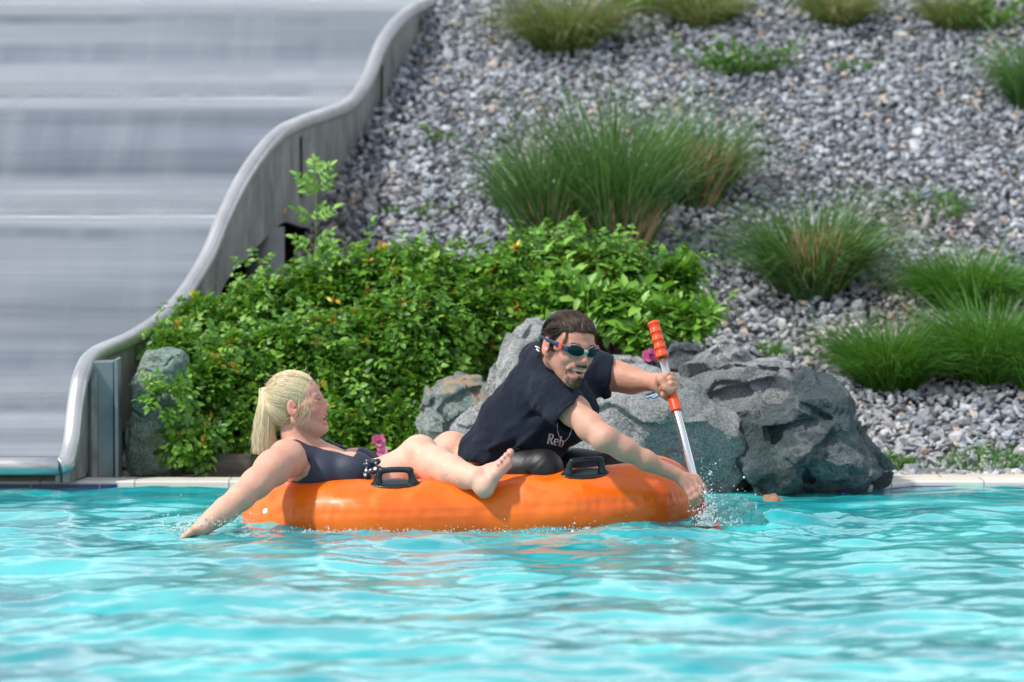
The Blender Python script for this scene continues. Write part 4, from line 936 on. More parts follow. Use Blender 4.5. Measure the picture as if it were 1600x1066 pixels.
# ---------------------------------------------------------------- the woman
HW = Head(P(465, 632, .30), (.985, -.10, .17), (-.17, .0, .98), .865)
woman = empty('person', P(560, 800, .35) * (1, 1, 0)); tag(woman, 'blonde woman in navy swimsuit leaning back in the raft with one hand in the water', 'person')
fw = Field((-1.12, -.22, -.12), (.10, .80, .56), .0031)
def w_torso(fd, g=0.0):
    fd.cone(P(452, 716, .16), P(482, 712, .50), .054 + g, .052 + g, .03)
    fd.ell(P(503, 738, .33), (.112 + g, .155 + g, .092 + g), None, .03)
    fd.ell(P(548, 737, .25), (.078 + g, .068 + g, .064 + g), None, .016); fd.ell(P(556, 730, .42), (.076 + g, .068 + g, .062 + g), None, .016)
    fd.ell(P(585, 768, .34), (.10 + g, .14 + g, .080 + g), None, .03); fd.ell(P(600, 800, .36), (.15 + g, .165 + g, .085 + g), None, .04)
w_torso(fw)
fw.chain([P(457, 650, .315), P(464, 680, .32), P(478, 704, .33)], [.046, .045, .058], .03)
fw.cone(P(470, 672, .30), P(480, 700, .31), .024, .034, .025)
# near arm, over the end of the raft into the water
fw.chain([P(446, 717, .15), P(426, 732, .08), P(400, 756, .01), P(376, 777, -.045), P(352, 797, -.075), P(334, 810, -.095), P(318, 823, -.11)], [.058, .053, .045, .038, .035, .029, .0215], .025)
wr = P(318, 823, -.11); hdv = nrm(np.array([-.74, -.12, -.66]))
pal = wr + hdv * .055; acr = nrm(np.cross(hdv, (0.2, .3, 1))); 
fw.cone(wr, pal, .024, .026, .02); fw.ell(pal + hdv * .006, (.034, .036, .017), np.stack([hdv, acr, np.cross(hdv, acr)], 1), .012)
for i, (o, L) in enumerate(((-.028, .062), (-.010, .072), (.009, .068), (.027, .055))):
    a = pal + hdv * .026 + acr * o; d1 = nrm(hdv + acr * o * 3 + np.array([0, 0, .10])); fw.chain([a, a + d1 * L * .5, a + nrm(d1 + np.array([0, 0, -.25])) * L], [.0098, .0088, .0072], .005)
a = wr + hdv * .025 - acr * .02; d1 = nrm(hdv * .6 - acr); fw.chain([a, a + d1 * .034, a + nrm(d1 + hdv * .5) * .060], [.013, .0105, .0085], .008)
# far arm resting back along the far side
fw.chain([P(478, 712, .52), P(470, 745, .60), P(520, 775, .66)], [.056, .046, .038], .03)
# near leg
hipn = P(556, 800, .27); knee = P(656, 709, .30); ank = P(742, 747, .06)
fw.chain([hipn, P(605, 752, .285), knee], [.088, .074, .054], .03); fw.ell(P(654, 703, .285), (.046, .050, .042), None, .03)
fw.chain([P(658, 716, .295), P(682, 728, .225), P(705, 737, .155), P(728, 744, .095), ank], [.052, .056, .047, .036, .029], .03)
heel = P(757, 763, .035); bb_ = P(790, 724, .085); lb = P(775, 741, .03); insm = P(766, 737, .07)
fw.cone(ank, heel, .028, .024, .02); fw.ell(P(755, 757, .04), (.024, .028, .028), None, .015)
fw.cone(heel, bb_, .023, .017, .02); fw.cone(heel, lb, .023, .0145, .02); fw.cone(ank, insm, .027, .021, .02); fw.cone(insm, bb_, .020, .015, .02); fw.cone(insm, lb, .018, .013, .018); fw.cone(bb_, lb, .017, .015, .015)
tb = [(797.5, 707, .100, .0118), (791, 711.5, .085, .0088), (786, 716, .070, .0082), (781, 721, .055, .0078), (775.5, 727, .038, .0078)]
for i, (a, b, y, r) in enumerate(tb):
    root = bb_ + (lb - bb_) * i / 4 + (0, 0, .004); tp = P(a, b, y); fw.cone(root, root * .35 + tp * .65, r * 1.15, r * .86, .004); fw.cone(root * .35 + tp * .65, tp, r * .86, r, .003)
# far leg
fw.chain([P(575, 800, .50), P(650, 745, .55), P(705, 703, .58)], [.088, .075, .052], .03); fw.ell(P(707, 699, .57), (.045, .05, .040), None, .03)
fw.chain([P(705, 703, .58), P(740, 725, .52), P(775, 750, .46), P(790, 765, .44)], [.052, .054, .04, .03], .03)
add_head(fw, HW, False, mouth=.0125, fat=.004)
HW.k(fw, (.01, 0, -.100), (.050, 0, -.106), .028, .016, .03)
fw.noise(lambda x, y, z: .0012 * fbm(x * 22, y * 22, z * 22, 3), .01)
SK = (0.60, 0.325, 0.235); SKW = (0.64, 0.375, 0.265)
sp_ = [(P(470, 712, .2), .17, (0.62, 0.31, 0.235), .5), (P(415, 745, .05), .13, (0.62, 0.32, 0.24), .5), (P(690, 725, .2), .22, (0.68, 0.45, 0.335), .8), (P(780, 740, .05), .06, (0.66, 0.38, 0.31), .8), (P(795, 708, .09), .025, (0.68, 0.30, 0.25), .7)]
sp_ += [(HW.p(.0, 0, -.02), .15, (0.62, 0.31, 0.235), .85)] + head_paint(HW, False, .0125)
body_object('body', fw, skin, woman, SKW, sp_)
# hair
blond = hair_material('blonde_hair', [(0.60, 0.45, 0.24), (0.76, 0.61, 0.37), (0.86, 0.74, 0.50), (0.92, 0.83, 0.64)])
HPOLY = [(.070, .083), (.056, .060), (.038, .030), (.018, .014), (.008, -.002), (-.024, -.012), (-.030, -.040), (-.022, -.075), (-.05, -.095), (-.13, -.09), (-.14, .06), (-.06, .15), (.05, .15)]
def hair_cap(H, poly, mat, parent, grow=.004, h=.003, extra=None, name='hair', man=False):
    fd = Field(H.c - .17, H.c + .17, h); X, Y, Z = fd.coords(); x, y, z = X - H.c[0], Y - H.c[1], Z - H.c[2]
    a = (x * H.F[0] + y * H.F[1] + z * H.F[2]) / H.s; b = (x * H.U[0] + y * H.U[1] + z * H.U[2]) / H.s
    H.e(fd, CRAN[man][0], np.array(CRAN[man][1]) + grow); H.e(fd, (.036, 0, .032 if man else .034), (.050 + grow, .060 + grow, (.046 if man else .052) + grow), .02)
    if extra: extra(fd)
    N = 160; ga = np.linspace(-.22, .22, N); GA, GB = np.meshgrid(ga, ga, indexing='ij'); T = poly_sdf(GA, GB, poly)
    ia = np.clip((a + .22) / .44 * (N - 1), 0, N - 1.001); ib = np.clip((b + .22) / .44 * (N - 1), 0, N - 1.001); i0, j0 = ia.astype(int), ib.astype(int); fa, fb = ia - i0, ib - j0
    pd = (T[i0, j0] * (1 - fa) + T[i0 + 1, j0] * fa) * (1 - fb) + (T[i0, j0 + 1] * (1 - fa) + T[i0 + 1, j0 + 1] * fa) * fb
    fd.f = np.maximum(fd.f, pd * H.s).astype(np.float32); V, F = fd.mesh(); return link(name, mesh_np(name, V, F), mat, parent)
blond_c = M('blonde_scalp'); blond_c.color((0.60, 0.43, 0.20)).set(Roughness=.5)
cap = hair_cap(HW, [(a - .012, b) if k_ < 7 else (a, b) for k_, (a, b) in enumerate(HPOLY)], blond_c, woman, .004, extra=lambda fd: HW.e(fd, (-.05, 0, -.02), (.050, .056, .050), .03))
def arc_paths(H, starts, end, n=12, lift=.010, jit=.25, rs=None, E=(.099, .078, .084), C=(-.012, 0, .036)):
    out = []; E = np.array(E); C = np.array(C)
    for s0 in starts:
        a = (np.array(s0) - C) / E; ra = np.linalg.norm(a); a /= ra; e = np.array(end) + rs.randn(3) * .006; b = (e - C) / E; rb = np.linalg.norm(b); b /= rb
        om = math.acos(np.clip(a @ b, -1, 1)); q = []; lf_ = lift * rs.rand(); w = rs.randn(3) * .012
        for t in np.linspace(0, 1, n):
            d = (math.sin((1 - t) * om) * a + math.sin(t * om) * b) / (math.sin(om) + 1e-6); d = d + w * math.sin(math.pi * t); rad = max(1.0, ra) * (1 - t) + max(rb, 1.0) * t
            pt = C + d * E * (rad + (lf_ * math.sin(math.pi * t)) / .08); q.append(H.p(*pt))
        out.append(q)
    return np.array(out)
rs = np.random.RandomState(9); tie = (-.098, 0, .068)
def surf_pt(a, b, g):  # local point on skull at (fwd a, up b) side g
    v = 1 - ((a + .012) / .100) ** 2 - ((b - .036) / .085) ** 2; return (a, g * .079 * math.sqrt(max(v, 0.0)), b)
line = np.array(HPOLY[:8]); st = []
for _ in range(3600):
    f = rs.rand() * 6.9; i = int(f); q = line[i] * (1 - f + i) + line[i + 1] * (f - i); q = q + np.array([(.003 - abs(rs.randn()) * .005) if rs.rand() < .5 else -abs(rs.randn()) * .024, rs.randn() * .004]); st.append(surf_pt(q[0], q[1], rs.choice([-1, 1])))
for _ in range(700): st.append((.064 - abs(rs.randn()) * .012, rs.uniform(-.045, .045), .086))
pn = []
for _ in range(1300):
    d = rs.randn(3); d[0] = d[0] * .8 - .35; d[2] = -abs(d[2]) * .9 + .15; d /= np.linalg.norm(d); a = np.array((-.05, 0, -.02)) + d * np.array((.056, .063, .056))
    if a[0] > -.012: continue
    b = np.array(tie) + rs.randn(3) * .005; q = []
    for t in np.linspace(0, 1, 12):
        w_ = a * (1 - t) + b * t; o_ = np.array((-.6, np.sign(a[1]) * .9, -.1)); q.append(HW.p(*(w_ + o_ * .030 * math.sin(math.pi * t) * (1 + .2 * rs.rand() * 0))))
    pn.append(q)
V1 = merge([strands(arc_paths(HW, st, tie, 12, .009, rs=rs), .00062), strands(np.array(pn), .00062)])
T0 = HW.p(*tie); pp = []
for _ in range(3000):
    a = rs.rand() * 6.28; r = math.sqrt(rs.rand()); ox, oy = r * math.cos(a), r * math.sin(a); L = rs.uniform(.75, 1.08)
    e0 = T0 + np.array([ox * .010, oy * .012, .006 * ox]); e1 = T0 + np.array([-.016 + ox * .014, oy * .020, .010 + .004 * ox]); e2 = P(417 + ox * 13, 625, .31 + oy * .035); e3 = P(413 + ox * 17, 625 + 42 * L, .31 + oy * .038) ; e4 = P(412 + ox * 17 + rs.randn() * 3, 625 + 80 * L, .31 + oy * .034)
    pp.append(smoothpath([e0, e1, e2, e3, e4], 3))
V2 = strands(np.array(pp), .00062)
ww = []
for _ in range(70):   # loose wisps at the temple and behind the ear
    s0 = surf_pt(.03 + rs.randn() * .012, .01 + rs.randn() * .02, -1 if rs.rand() < .8 else 1); q0 = HW.p(*s0); q0 = q0 + nrm(q0 - HW.c) * .003; d = np.array([rs.uniform(-.2, .5), -.25, -1]); L = rs.uniform(.03, .075)
    ww.append(smoothpath([q0, q0 + nrm(d) * L * .5 + rs.randn(3) * .004, q0 + nrm(d + np.array([-.5, .2, -.1])) * L + rs.randn(3) * .006], 5))
for _ in range(130):
    s0 = surf_pt(rs.uniform(-.09, .06), .09 + rs.randn() * .02, rs.choice([-1, 1])); q0 = HW.p(*s0); d = nrm(nrm(q0 - HW.c) * .6 + rs.randn(3) * .7); L = rs.uniform(.01, .03); ww.append(smoothpath([q0, q0 + d * L * .5, q0 + d * L + (-.008, 0, 0)], 5))
V3 = strands(np.array(ww), .00055)
V, F = merge([V1, V2, V3]); link('hair_strands', mesh_np('hair_strands', V, F), blond, cap)
# ponytail core, so that it is not see-through
fd = Field(T0 - .10 - (0, 0, .12), T0 + .09, .0035); fd.chain([T0, P(418, 628, .31), P(414, 665, .31)], [.014, .024, .021], .02); fd.cone(P(414, 665, .31), P(413, 690, .31), .021, .006, .02)
link('ponytail', mesh_np('ponytail', *fd.mesh()), blond_c, cap)
# swimsuit
navy = M('navy_suit'); navy.color((0.020, 0.028, 0.055)).set(Roughness=0.62); navy.bump(navy.noise(14, 4, .5, navy.coord()), .25, .012)
fs = Field((-.95, -.02, -.05), (-.28, .70, .36), .0031); w_torso(fs, .004)
X, Y, Z = fs.coords(); pts = [P(a, b, .2)[[0, 2]] for a, b in [(447,680),(462,688),(480,697),(505,704),(530,709),(552,714),(563,700),(600,690),(640,760),(640,830),(420,830),(437,757),(466,752),(481,742),(486,728),(482,716),(468,702),(452,692)]]
d2 = poly_sdf(X[:, 0, :], Z[:, 0, :], pts)[:, None, :]; fs.f = np.maximum(fs.f, d2).astype(np.float32)
link('swimsuit', mesh_np('swimsuit', *fs.mesh()), navy, woman)
fd = Field(P(480, 730, .2), P(580, 660, .62), .0028); pp_ = [P(494, 680, .47), P(512, 688, .465), P(532, 698, .455), P(552, 706, .43), P(565, 712, .42)]
fd.chain(pp_, [.0035, .0040, .0045, .005, .005], .006); link('shoulder_strap', mesh_np('shoulder_strap', *fd.mesh()), navy, woman)
dots = M('dotted_cloth'); vv = dots.node('ShaderNodeTexVoronoi', Scale=62.0); dots.l(dots.coord(), vv.inputs['Vector']); vv.inputs['Randomness'].default_value = .35
dots.color(dots.ramp(vv.outputs['Distance'], [(0.30, (0.75, 0.75, 0.75)), (0.36, (0.014, 0.02, 0.04))])).set(Roughness=.6)
fd = Field(P(560, 770, .12), P(605, 700, .42), .0025)
for (a, b, y, r) in ((575, 727, .20, (.016, .02, .020)), (586, 722, .20, (.018, .02, .013)), (583, 737, .17, (.020, .02, .012)), (573, 742, .17, (.013, .02, .018)), (590, 732, .18, (.014, .02, .012))): fd.ell(P(a, b, y), r, None, .006)
fd.noise(lambda x, y, z: .003 * fbm(x * 60, y * 60, z * 60, 2, True), .01); link('bow', mesh_np('bow', *fd.mesh()), dots, woman)
band_m = M('woven_band'); wv = band_m.node('ShaderNodeTexWave', Scale=90.0); band_m.l(band_m.coord((1, 1, .6), (0, .6, 0)), wv.inputs['Vector'])
band_m.color(band_m.ramp(wv.outputs['Fac'], [(0.3, (0.02, 0.10, 0.22)), (0.6, (0.10, 0.42, 0.60)), (0.85, (0.5, 0.65, 0.72))])).set(Roughness=.5)
def wristband(c, ax, r, w, parent, name='wristband'):
    ax = nrm(np.asarray(ax, float)); u = nrm(np.cross(ax, (0.1, 0.2, 1))); v = np.cross(ax, u); pts = []
    for i in range(8): pts.append(None)
    rows = [(-w, r - .001), (-w, r + .0018), (w, r + .0018), (w, r - .001)]; a = np.linspace(0, 2 * np.pi, 28, endpoint=False)
    V = np.array([[c + ax * q + rad * (math.cos(t) * u + math.sin(t) * v) for q, rad in rows] for t in a]).reshape(-1, 3); F = []
    for i in range(28):
        for j in range(4): F.append((i * 4 + j, i * 4 + (j + 1) % 4, ((i + 1) % 28) * 4 + (j + 1) % 4, ((i + 1) % 28) * 4 + j))
    return link(name, mesh_np(name, V, F), band_m, parent)
ad = P(318, 823, -.11) - P(333, 812, -.095); wristband(P(326, 816.5, -.102), ad, .0280, .0065, woman)

# ---------------------------------------------------------------- paddle
PT, PB = P(1021, 504, .36), P(1098, 800, .10); pax = nrm(PB - PT); PL = np.linalg.norm(PB - PT)
def pad_at(py): return PT + (PB - PT) * (py - 504) / 296.0
paddle = empty('paddle', pad_at(780)); tag(paddle, 'orange and silver metal paddle held upright in the water by the man', 'paddle')
alu = M('aluminium'); alu.color((0.72, 0.73, 0.74)).set(Metallic=.9, Roughness=.22)
red = M('orange_red_plastic'); red.color((0.80, 0.07, 0.012)).set(Roughness=.35)
V, F = tube_mesh([pad_at(515), pad_at(700), pad_at(812)], .0135, 24); link('shaft', mesh_np('shaft', V, F), alu, paddle)
seq = []; L = np.linalg.norm(pad_at(560) - PT)
for t, r in ((0, .0165), (0, .0195), (.03, .0205), (.08, .0205), (.10, .0180), (.26, .0180), (.27, .0200), (.31, .0200), (.32, .0180), (.48, .0180), (.49, .0200), (.53, .0200), (.54, .0180), (.70, .0182), (.71, .0202), (.75, .0202), (.76, .0184), (.92, .0184), (.93, .0215), (1.0, .0215), (1.0, .0140)):
    seq.append((PT + pax * L * t, r))
pts = np.array([s_[0] for s_ in seq]); pts = pts + pax * (np.arange(len(pts)) * 1e-5)[:, None]
V, F = tube_mesh(pts, [s_[1] for s_ in seq], 28, cap=False); link('grip', mesh_np('grip', V, F), red, paddle)
V, F = tube_mesh([PT + pax * .004, PT + pax * .03, PT + pax * .05], .0166, 20); link('plug', mesh_np('plug', V, F), red, paddle)
V, F = tube_mesh([pad_at(612), pad_at(614), pad_at(640), pad_at(642), pad_at(644)], [.0165, .0172, .0172, .0185, .0180], 24); link('collar', mesh_np('collar', V, F), red, paddle)
fd = Field(pad_at(840) - .20, pad_at(790) + .16, .004); bs = nrm(np.array([.75, -.5, .1])); bs = nrm(bs - pax * (bs @ pax)); bn = np.cross(pax, bs)
fd.cone(pad_at(786), pad_at(815), .018, .017, .01); fd.ell(pad_at(786) + pax * .16, (.13, .055, .008), np.stack([pax, bs, bn], 1), .02)
link('blade', mesh_np('blade', *fd.mesh()), red, paddle)

# ---------------------------------------------------------------- the man
man = empty('person', P(800, 800, .4) * (1, 1, 0)); tag(man, 'dark haired man in navy shirt and goggles leaning forward with both hands on the paddle', 'person')
yaw = R(33); f0 = np.array([math.sin(yaw), -math.cos(yaw), 0]); fwd = nrm(f0 * math.cos(R(11)) + np.array([0, 0, -math.sin(R(11))])); upv = np.array([.13, 0, 1.0]); 
HM = Head(P(888, 541, .10), fwd, upv, .95)
fm = Field((-.18, -.36, -.10), (.70, .92, .66), .0031)
def m_torso(fd, g=0.0):
    fd.chain([P(785, 715, .37), P(812, 665, .33), P(840, 617, .30)], [.108 + g, .112 + g, .106 + g], .04)
    fd.chain([P(800, 720, .50), P(838, 665, .50), P(876, 610, .48)], [.108 + g, .112 + g, .100 + g], .04)
    fd.chain([P(844, 616, .28), P(864, 612, .20)], [.090 + g, .064 + g], .03); fd.chain([P(880, 600, .48), P(922, 584, .50)], [.09 + g, .066 + g], .03)
    fd.cone(P(862, 600, .36), P(880, 645, .36), .085 + g, .10 + g, .04)
m_torso(fm, -.008)
fm.chain([P(856, 585, .32), P(866, 572, .24), P(878, 556, .15)], [.070, .058, .054], .03)
sh = P(864, 612, .18); el = P(946, 686, -.02); wr = P(1052, 741, .045)
fm.chain([sh, P(897, 642, .10), P(923, 668, .03), el], [.052, .044, .040, .036], .03)
fm.chain([el, P(975, 702, .0), P(1010, 720, .02), wr], [.035, .034, .027, .0205], .03); fm.ell(P(938, 690, -.02), (.025, .024, .024), None, .02)
# right hand over the lower shaft: back of the hand to the camera, fingers pointing down round the tube
c1 = pad_at(770); kpx = [((1088,747,.075),(1098,762,.070),(1096,776,.105)), ((1084,752,.060),(1094,769,.052),(1092,784,.085)), ((1079,758,.050),(1088,775,.040),(1086,789,.072)), ((1073,763,.045),(1081,779,.038),(1079,791,.066))]
for i_, (k0, k1, k2) in enumerate(kpx):
    a, b, c_ = P(*k0), P(*k1), P(*k2); r_ = (.0110, .0112, .0105, .0094)[i_]; fm.cone(wr + (a - wr) * .15, a, .0145, r_ * 1.05, .006); fm.chain([a, (a + b) / 2 + (0, -.002, .001), b, (b + c_) / 2 + (.001, -.001, 0), c_], [r_ * 1.08, r_ * .95, r_ * 1.02, r_ * .88, r_ * .8], .0035)
fm.chain([wr + (.01, .012, 0), P(1072, 752, .12), P(1086, 757, .155), P(1097, 768, .160)], [.018, .0145, .0120, .0095], .008)
# left arm and fist on the upper shaft
sl = P(925, 584, .50); wl = P(1026, 598, .375); c2 = pad_at(602)
fm.chain([sl, P(955, 586, .49), P(985, 594, .465), wl], [.058, .047, .040, .0270], .03); fm.ell(P(975, 591, .46), (.036, .036, .037), None, .02)
out2 = nrm(np.array([-.45, .95, .05])); kn = fist(fm, c2, pax, out2, .0135, a0=10, sweep=232, handed=-1)
for kk in kn: fm.cone(wl + (kk - wl) * .12, kk, .020, .0125, .012)
fm.cone(wl, c2 + out2 * .026, .026, .026, .02)
fm.chain([wl + (c2 - wl) * .25 + (0, -.016, .006), c2 + np.array([-.026, -.024, .016]), c2 + np.array([-.014, -.034, -.008]), c2 + np.array([-.002, -.032, -.020])], [.0165, .0135, .0115, .0098], .008)
# legs in the body mesh too
def m_legs(fd, g=0.0):
    fd.chain([P(775, 755, .34), P(815, 736, .23), P(850, 731, .17)], [.092 + g, .070 + g, .050 + g], .03); fd.ell(P(851, 730, .17), (.050 + g, .046 + g, .047 + g), None, .03)
    fd.chain([P(851, 735, .18), P(820, 770, .25), P(770, 785, .32)], [.050 + g, .050 + g, .038 + g], .02)
    fd.chain([P(835, 765, .52), P(900, 742, .55), P(960, 735, .55)], [.10 + g, .078 + g, .062 + g], .03); fd.chain([P(960, 735, .55), P(1010, 752, .50), P(1050, 772, .45)], [.062 + g, .050 + g, .034 + g], .03)
    fd.ell(P(790, 750, .42), (.13 + g, .16 + g, .10 + g), None, .04)
m_legs(fm, -.004)
add_head(fm, HM, True, mouth=.0095)
HM.e(fm, (.070, 0, -.100), (.022, .026, .022), .02)
fm.noise(lambda x, y, z: .0012 * fbm(x * 24, y * 24, z * 24, 3), .01)
MS = (0.50, 0.26, 0.175); beard = (0.060, 0.034, 0.024)
sp_ = [(P(940, 640, .1), .20, (0.56, 0.32, 0.235), .6), (P(1080, 760, .05), .09, (0.50, 0.25, 0.18), .7), (P(1045, 600, .36), .07, (0.56, 0.29, 0.22), .7), (HM.p(.03, 0, .02), .14, (0.52, 0.225, 0.15), .85),
       (HM.p(.062, 0, -.100), np.array((.030, .026, .018)), beard, .50, HM.M), (HM.p(.085, 0, -.084), np.array((.02, .010, .007)), beard, .7, HM.M)]
for g in (-1, 1):
    sp_ += [(HM.p(.094, g * .013, -.044), np.array((.014, .013, .0038)), beard, .6, HM.M), (HM.p(.080, g * .031, -.058), np.array((.016, .0040, .011)), beard, .28, HM.M), (HM.p(.068, g * .036, -.082), np.array((.020, .012, .020)), beard, .35, HM.M),
            (HM.p(.03, g * .060, -.060), np.array((.04, .02, .026)), (0.30, 0.16, 0.115), .5, HM.M)]
sp_ += [s_ for s_ in head_paint(HM, True, .0095)]
body_object('body', fm, skin, man, MS, sp_)
# short beard hairs
rs = np.random.RandomState(4); bh = []
def face_ray(H, y, z, bvh):
    o_ = H.p(.2, y, z); hit = bvh.ray_cast(Vector(o_), Vector(-H.F)); return hit
body = [c for c in man.children if c.name.startswith('body')][0]; bm_ = bmesh.new(); bm_.from_mesh(body.data); bvh = BVHTree.FromBMesh(bm_); bm_.free()
def in_beard(y, z):
    ay = abs(y)
    if -.0485 < z < -.041 and ay < .024: return .9
    if -.082 < z < -.052 and .031 < ay < .037: return .5
    if -.122 < z < -.084 and ay < .034: return .8
    if -.084 < z < -.076 and ay < .010: return .7
    return 0
for _ in range(3400):
    y, z = rs.uniform(-.045, .045), rs.uniform(-.125, -.036)
    if rs.rand() > in_beard(y, z): continue
    h_ = face_ray(HM, y, z, bvh)
    if h_[0] is None: continue
    q0 = np.array(h_[0]); nn = np.array(h_[1]); d = nrm(nn * .55 - HM.U * .8 + HM.L * y * 6 + rs.randn(3) * .2); L = rs.uniform(.003, .007) * (1.2 if z < -.08 else 1); bh.append([q0, q0 + d * L * .5, q0 + d * L])
dark_hair = hair_material('brown_hair', [(0.012, 0.007, 0.005), (0.028, 0.016, 0.011), (0.055, 0.030, 0.019), (0.09, 0.052, 0.032)], .28)
V, F = strands(np.array(bh), .00032); link('beard', mesh_np('beard', V, F), dark_hair, man)
MPOLY = [(.074, .078), (.066, .066), (.046, .052), (.038, .030), (.020, .012), (.014, -.020), (.004, -.022), (-.020, .022), (-.034, .0), (-.034, -.04), (-.03, -.085), (-.12, -.09), (-.14, .06), (-.06, .16), (.05, .16)]
dark_c = M('brown_scalp'); dark_c.color((0.018, 0.011, 0.008)).set(Roughness=.7)
capm = hair_cap(HM, [(a - .006, b) if k_ < 5 else (a, b) for k_, (a, b) in enumerate(MPOLY)], dark_c, man, .003, man=True)
def sag_path(H, s0, e0, rs, n=14):
    E = np.array((.0925, .0765, .0785)); C = np.array((-.005, 0, .030)); a = (np.array(s0) - C) / E; b = (np.array(e0) - C) / E; ph0 = math.atan2(a[2], a[0]); ph1 = math.atan2(b[2], b[0]) % (2 * math.pi); v0, v1 = a[1], np.clip(b[1], -.8, .8); q = []; lf_ = rs.rand() * .006
    for t in np.linspace(0, 1, n):
        ph = ph0 + (ph1 - ph0) * t; v = v0 + (v1 - v0) * t; c_ = math.sqrt(max(1 - v * v, 0.05)); q.append(H.p(*(C + E * np.array([math.cos(ph) * c_, v, math.sin(ph) * c_]) * (1.0 + lf_ / .08 * math.sin(math.pi * min(1, t * 1.3))))))
    return np.array(q)
st = []; en = []
clumps = [(np.array(surf_pt(*q_)), None) for q_ in []]
paths = []
line = np.array(MPOLY[:6])
for c_ in range(420):
    f = rs.rand() ** .8 * 4.95; i = int(f); q = line[i] * (1 - f + i) + line[i + 1] * (f - i); g = rs.choice([-1, 1])
    if rs.rand() < .45: y0_ = rs.uniform(-.052, .052); s0 = ((.082 - abs(y0_) * .12, y0_ * 1.1, .066 + abs(rs.randn()) * .004) if rs.rand() < .6 else (.07 - rs.rand() * .09, y0_ * 1.25, .08))
    else: q = q + np.array([-abs(rs.randn()) * .025, abs(rs.randn()) * .008]); s0 = surf_pt(q[0], q[1], g)
    e0 = (-.084 + rs.randn() * .006, s0[1] * .62 + rs.randn() * .008, -.050 + rs.randn() * .012 + (.03 if abs(s0[1]) > .062 else 0)); E_ = (sag_path(HM, s0, e0, rs) if abs(s0[1]) < .062 else arc_paths(HM, [s0], e0, 14, .004, rs=rs, E=(.091, .0755, .078), C=(-.005, 0, .030))[0])
    wob = rs.randn(3) * .004
    for _ in range(15):
        o1, o2 = rs.randn(3) * .0030, rs.randn(3) * .0022; t = np.linspace(0, 1, 14)[:, None]; paths.append(np.array(E_) + o1 * (1 - t) + o2 * t + wob * np.sin(t * 7) + nrm(E_ - HM.c) * abs(rs.randn()) * .003)
for _ in range(2600):   # cover for the sides and back of the skull
    ph0 = rs.uniform(.6, 2.6); v0 = rs.choice([-1, 1]) * rs.uniform(.45, .93); ph1 = ph0 + rs.uniform(.5, 1.1); q = []
    if ph0 < 1.0 and abs(v0) > .8: continue
    for t in np.linspace(0, 1, 14):
        ph = min(ph0 + (ph1 - ph0) * t, 3.75); v = v0 * (1 - .12 * t); c_ = math.sqrt(1 - v * v); q.append(HM.p(*(np.array((-.005, 0, .030)) + np.array((.0922, .0770, .0780)) * np.array([math.cos(ph) * c_, v, math.sin(ph) * c_]) * (1 + .02 * math.sin(3 * t)))))
    paths.append(np.array(q))
paths = [q_ for q_ in paths if np.linalg.norm(((np.asarray(q_) - HM.c) @ HM.M / HM.s - np.array((-.005, 0, .030))) / np.array((.095, .080, .081)), axis=1).max() < 1.13]
V1 = strands(np.array(paths), .0006, True)
bk_ = []
for _ in range(220):   # hair ends behind the ear, over the collar
    g = -1; a = HM.p(-.045 + rs.randn() * .012, g * (.068 + rs.rand() * .006), .02 + rs.randn() * .012); b = HM.p(-.048 + rs.randn() * .008, g * .066, -.025); c_ = HM.p(-.060 + rs.randn() * .010, g * .060, -.050 - rs.rand() * .018)
    bk_.append(smoothpath([a, b, c_], 6)[:13])
V2 = strands(np.array(bk_), .0008)
V, F = merge([V1, V2]); link('hair_strands', mesh_np('hair_strands', V, F), dark_hair, capm)
# goggles
lens_m = M('dark_lens'); lens_m.color((0.004, 0.016, 0.018)).set(Roughness=.12); lens_m.bsdf.inputs['Specular IOR Level'].default_value = .15
frm_m = M('silver_frame'); frm_m.color((0.42, 0.48, 0.52)).set(Roughness=.25, Metallic=.35)
nv_m = M('navy_strap'); nv_m.color((0.012, 0.025, 0.07)).set(Roughness=.45)
gogg = empty('goggles', HM.p(.1, 0, 0)); gogg.parent = man; gogg.matrix_parent_inverse = Matrix.Translation(-man.location); gogg.parent = None; bpy.data.objects.remove(gogg)
fl = Field(HM.p(.09, 0, 0) - .09, HM.p(.09, 0, 0) + .09, .0022); fr_ = Field(HM.p(.09, 0, 0) - .11, HM.p(.09, 0, 0) + .11, .0022)
for g in (-1, 1):
    Fz = nrm(HM.F + g * HM.L * .34); Lz = nrm(np.cross(HM.U, Fz)); Uz = np.cross(Fz, Lz); cc_ = HM.p(.0955, g * .0335, .004)
    fl.ell(cc_, (.0085, .0290, .0172), np.stack([Fz, Lz, Uz], 1), .003); fl.ell(cc_ - Fz * .007, (.010, .026, .0165), np.stack([Fz, Lz, Uz], 1), .004)
    ring = [cc_ - Fz * .001 + (.0300 * math.cos(a)) * Lz + (.0182 * math.sin(a) + .0022 * math.cos(a) * g) * Uz for a in np.linspace(0, 2 * np.pi, 33)]
    for a, b in zip(ring[:-1], ring[1:]): fr_.cone(a, b, .0014, .0014, .002)
fr_.chain([HM.p(.104, .010, .004), HM.p(.107, 0, .008), HM.p(.104, -.010, .004)], [.0036, .004, .0036], .003)
for g in (-1, 1): fr_.cone(HM.p(.099, g * .012, -.003), HM.p(.106, 0, .006), .0028, .0032, .003)
gf = link('goggles', mesh_np('goggles', *fr_.mesh()), frm_m, man); link('lens', mesh_np('lens', *fl.mesh()), lens_m, gf)
fd = Field(HM.c - .15, HM.c + .15, .0026)
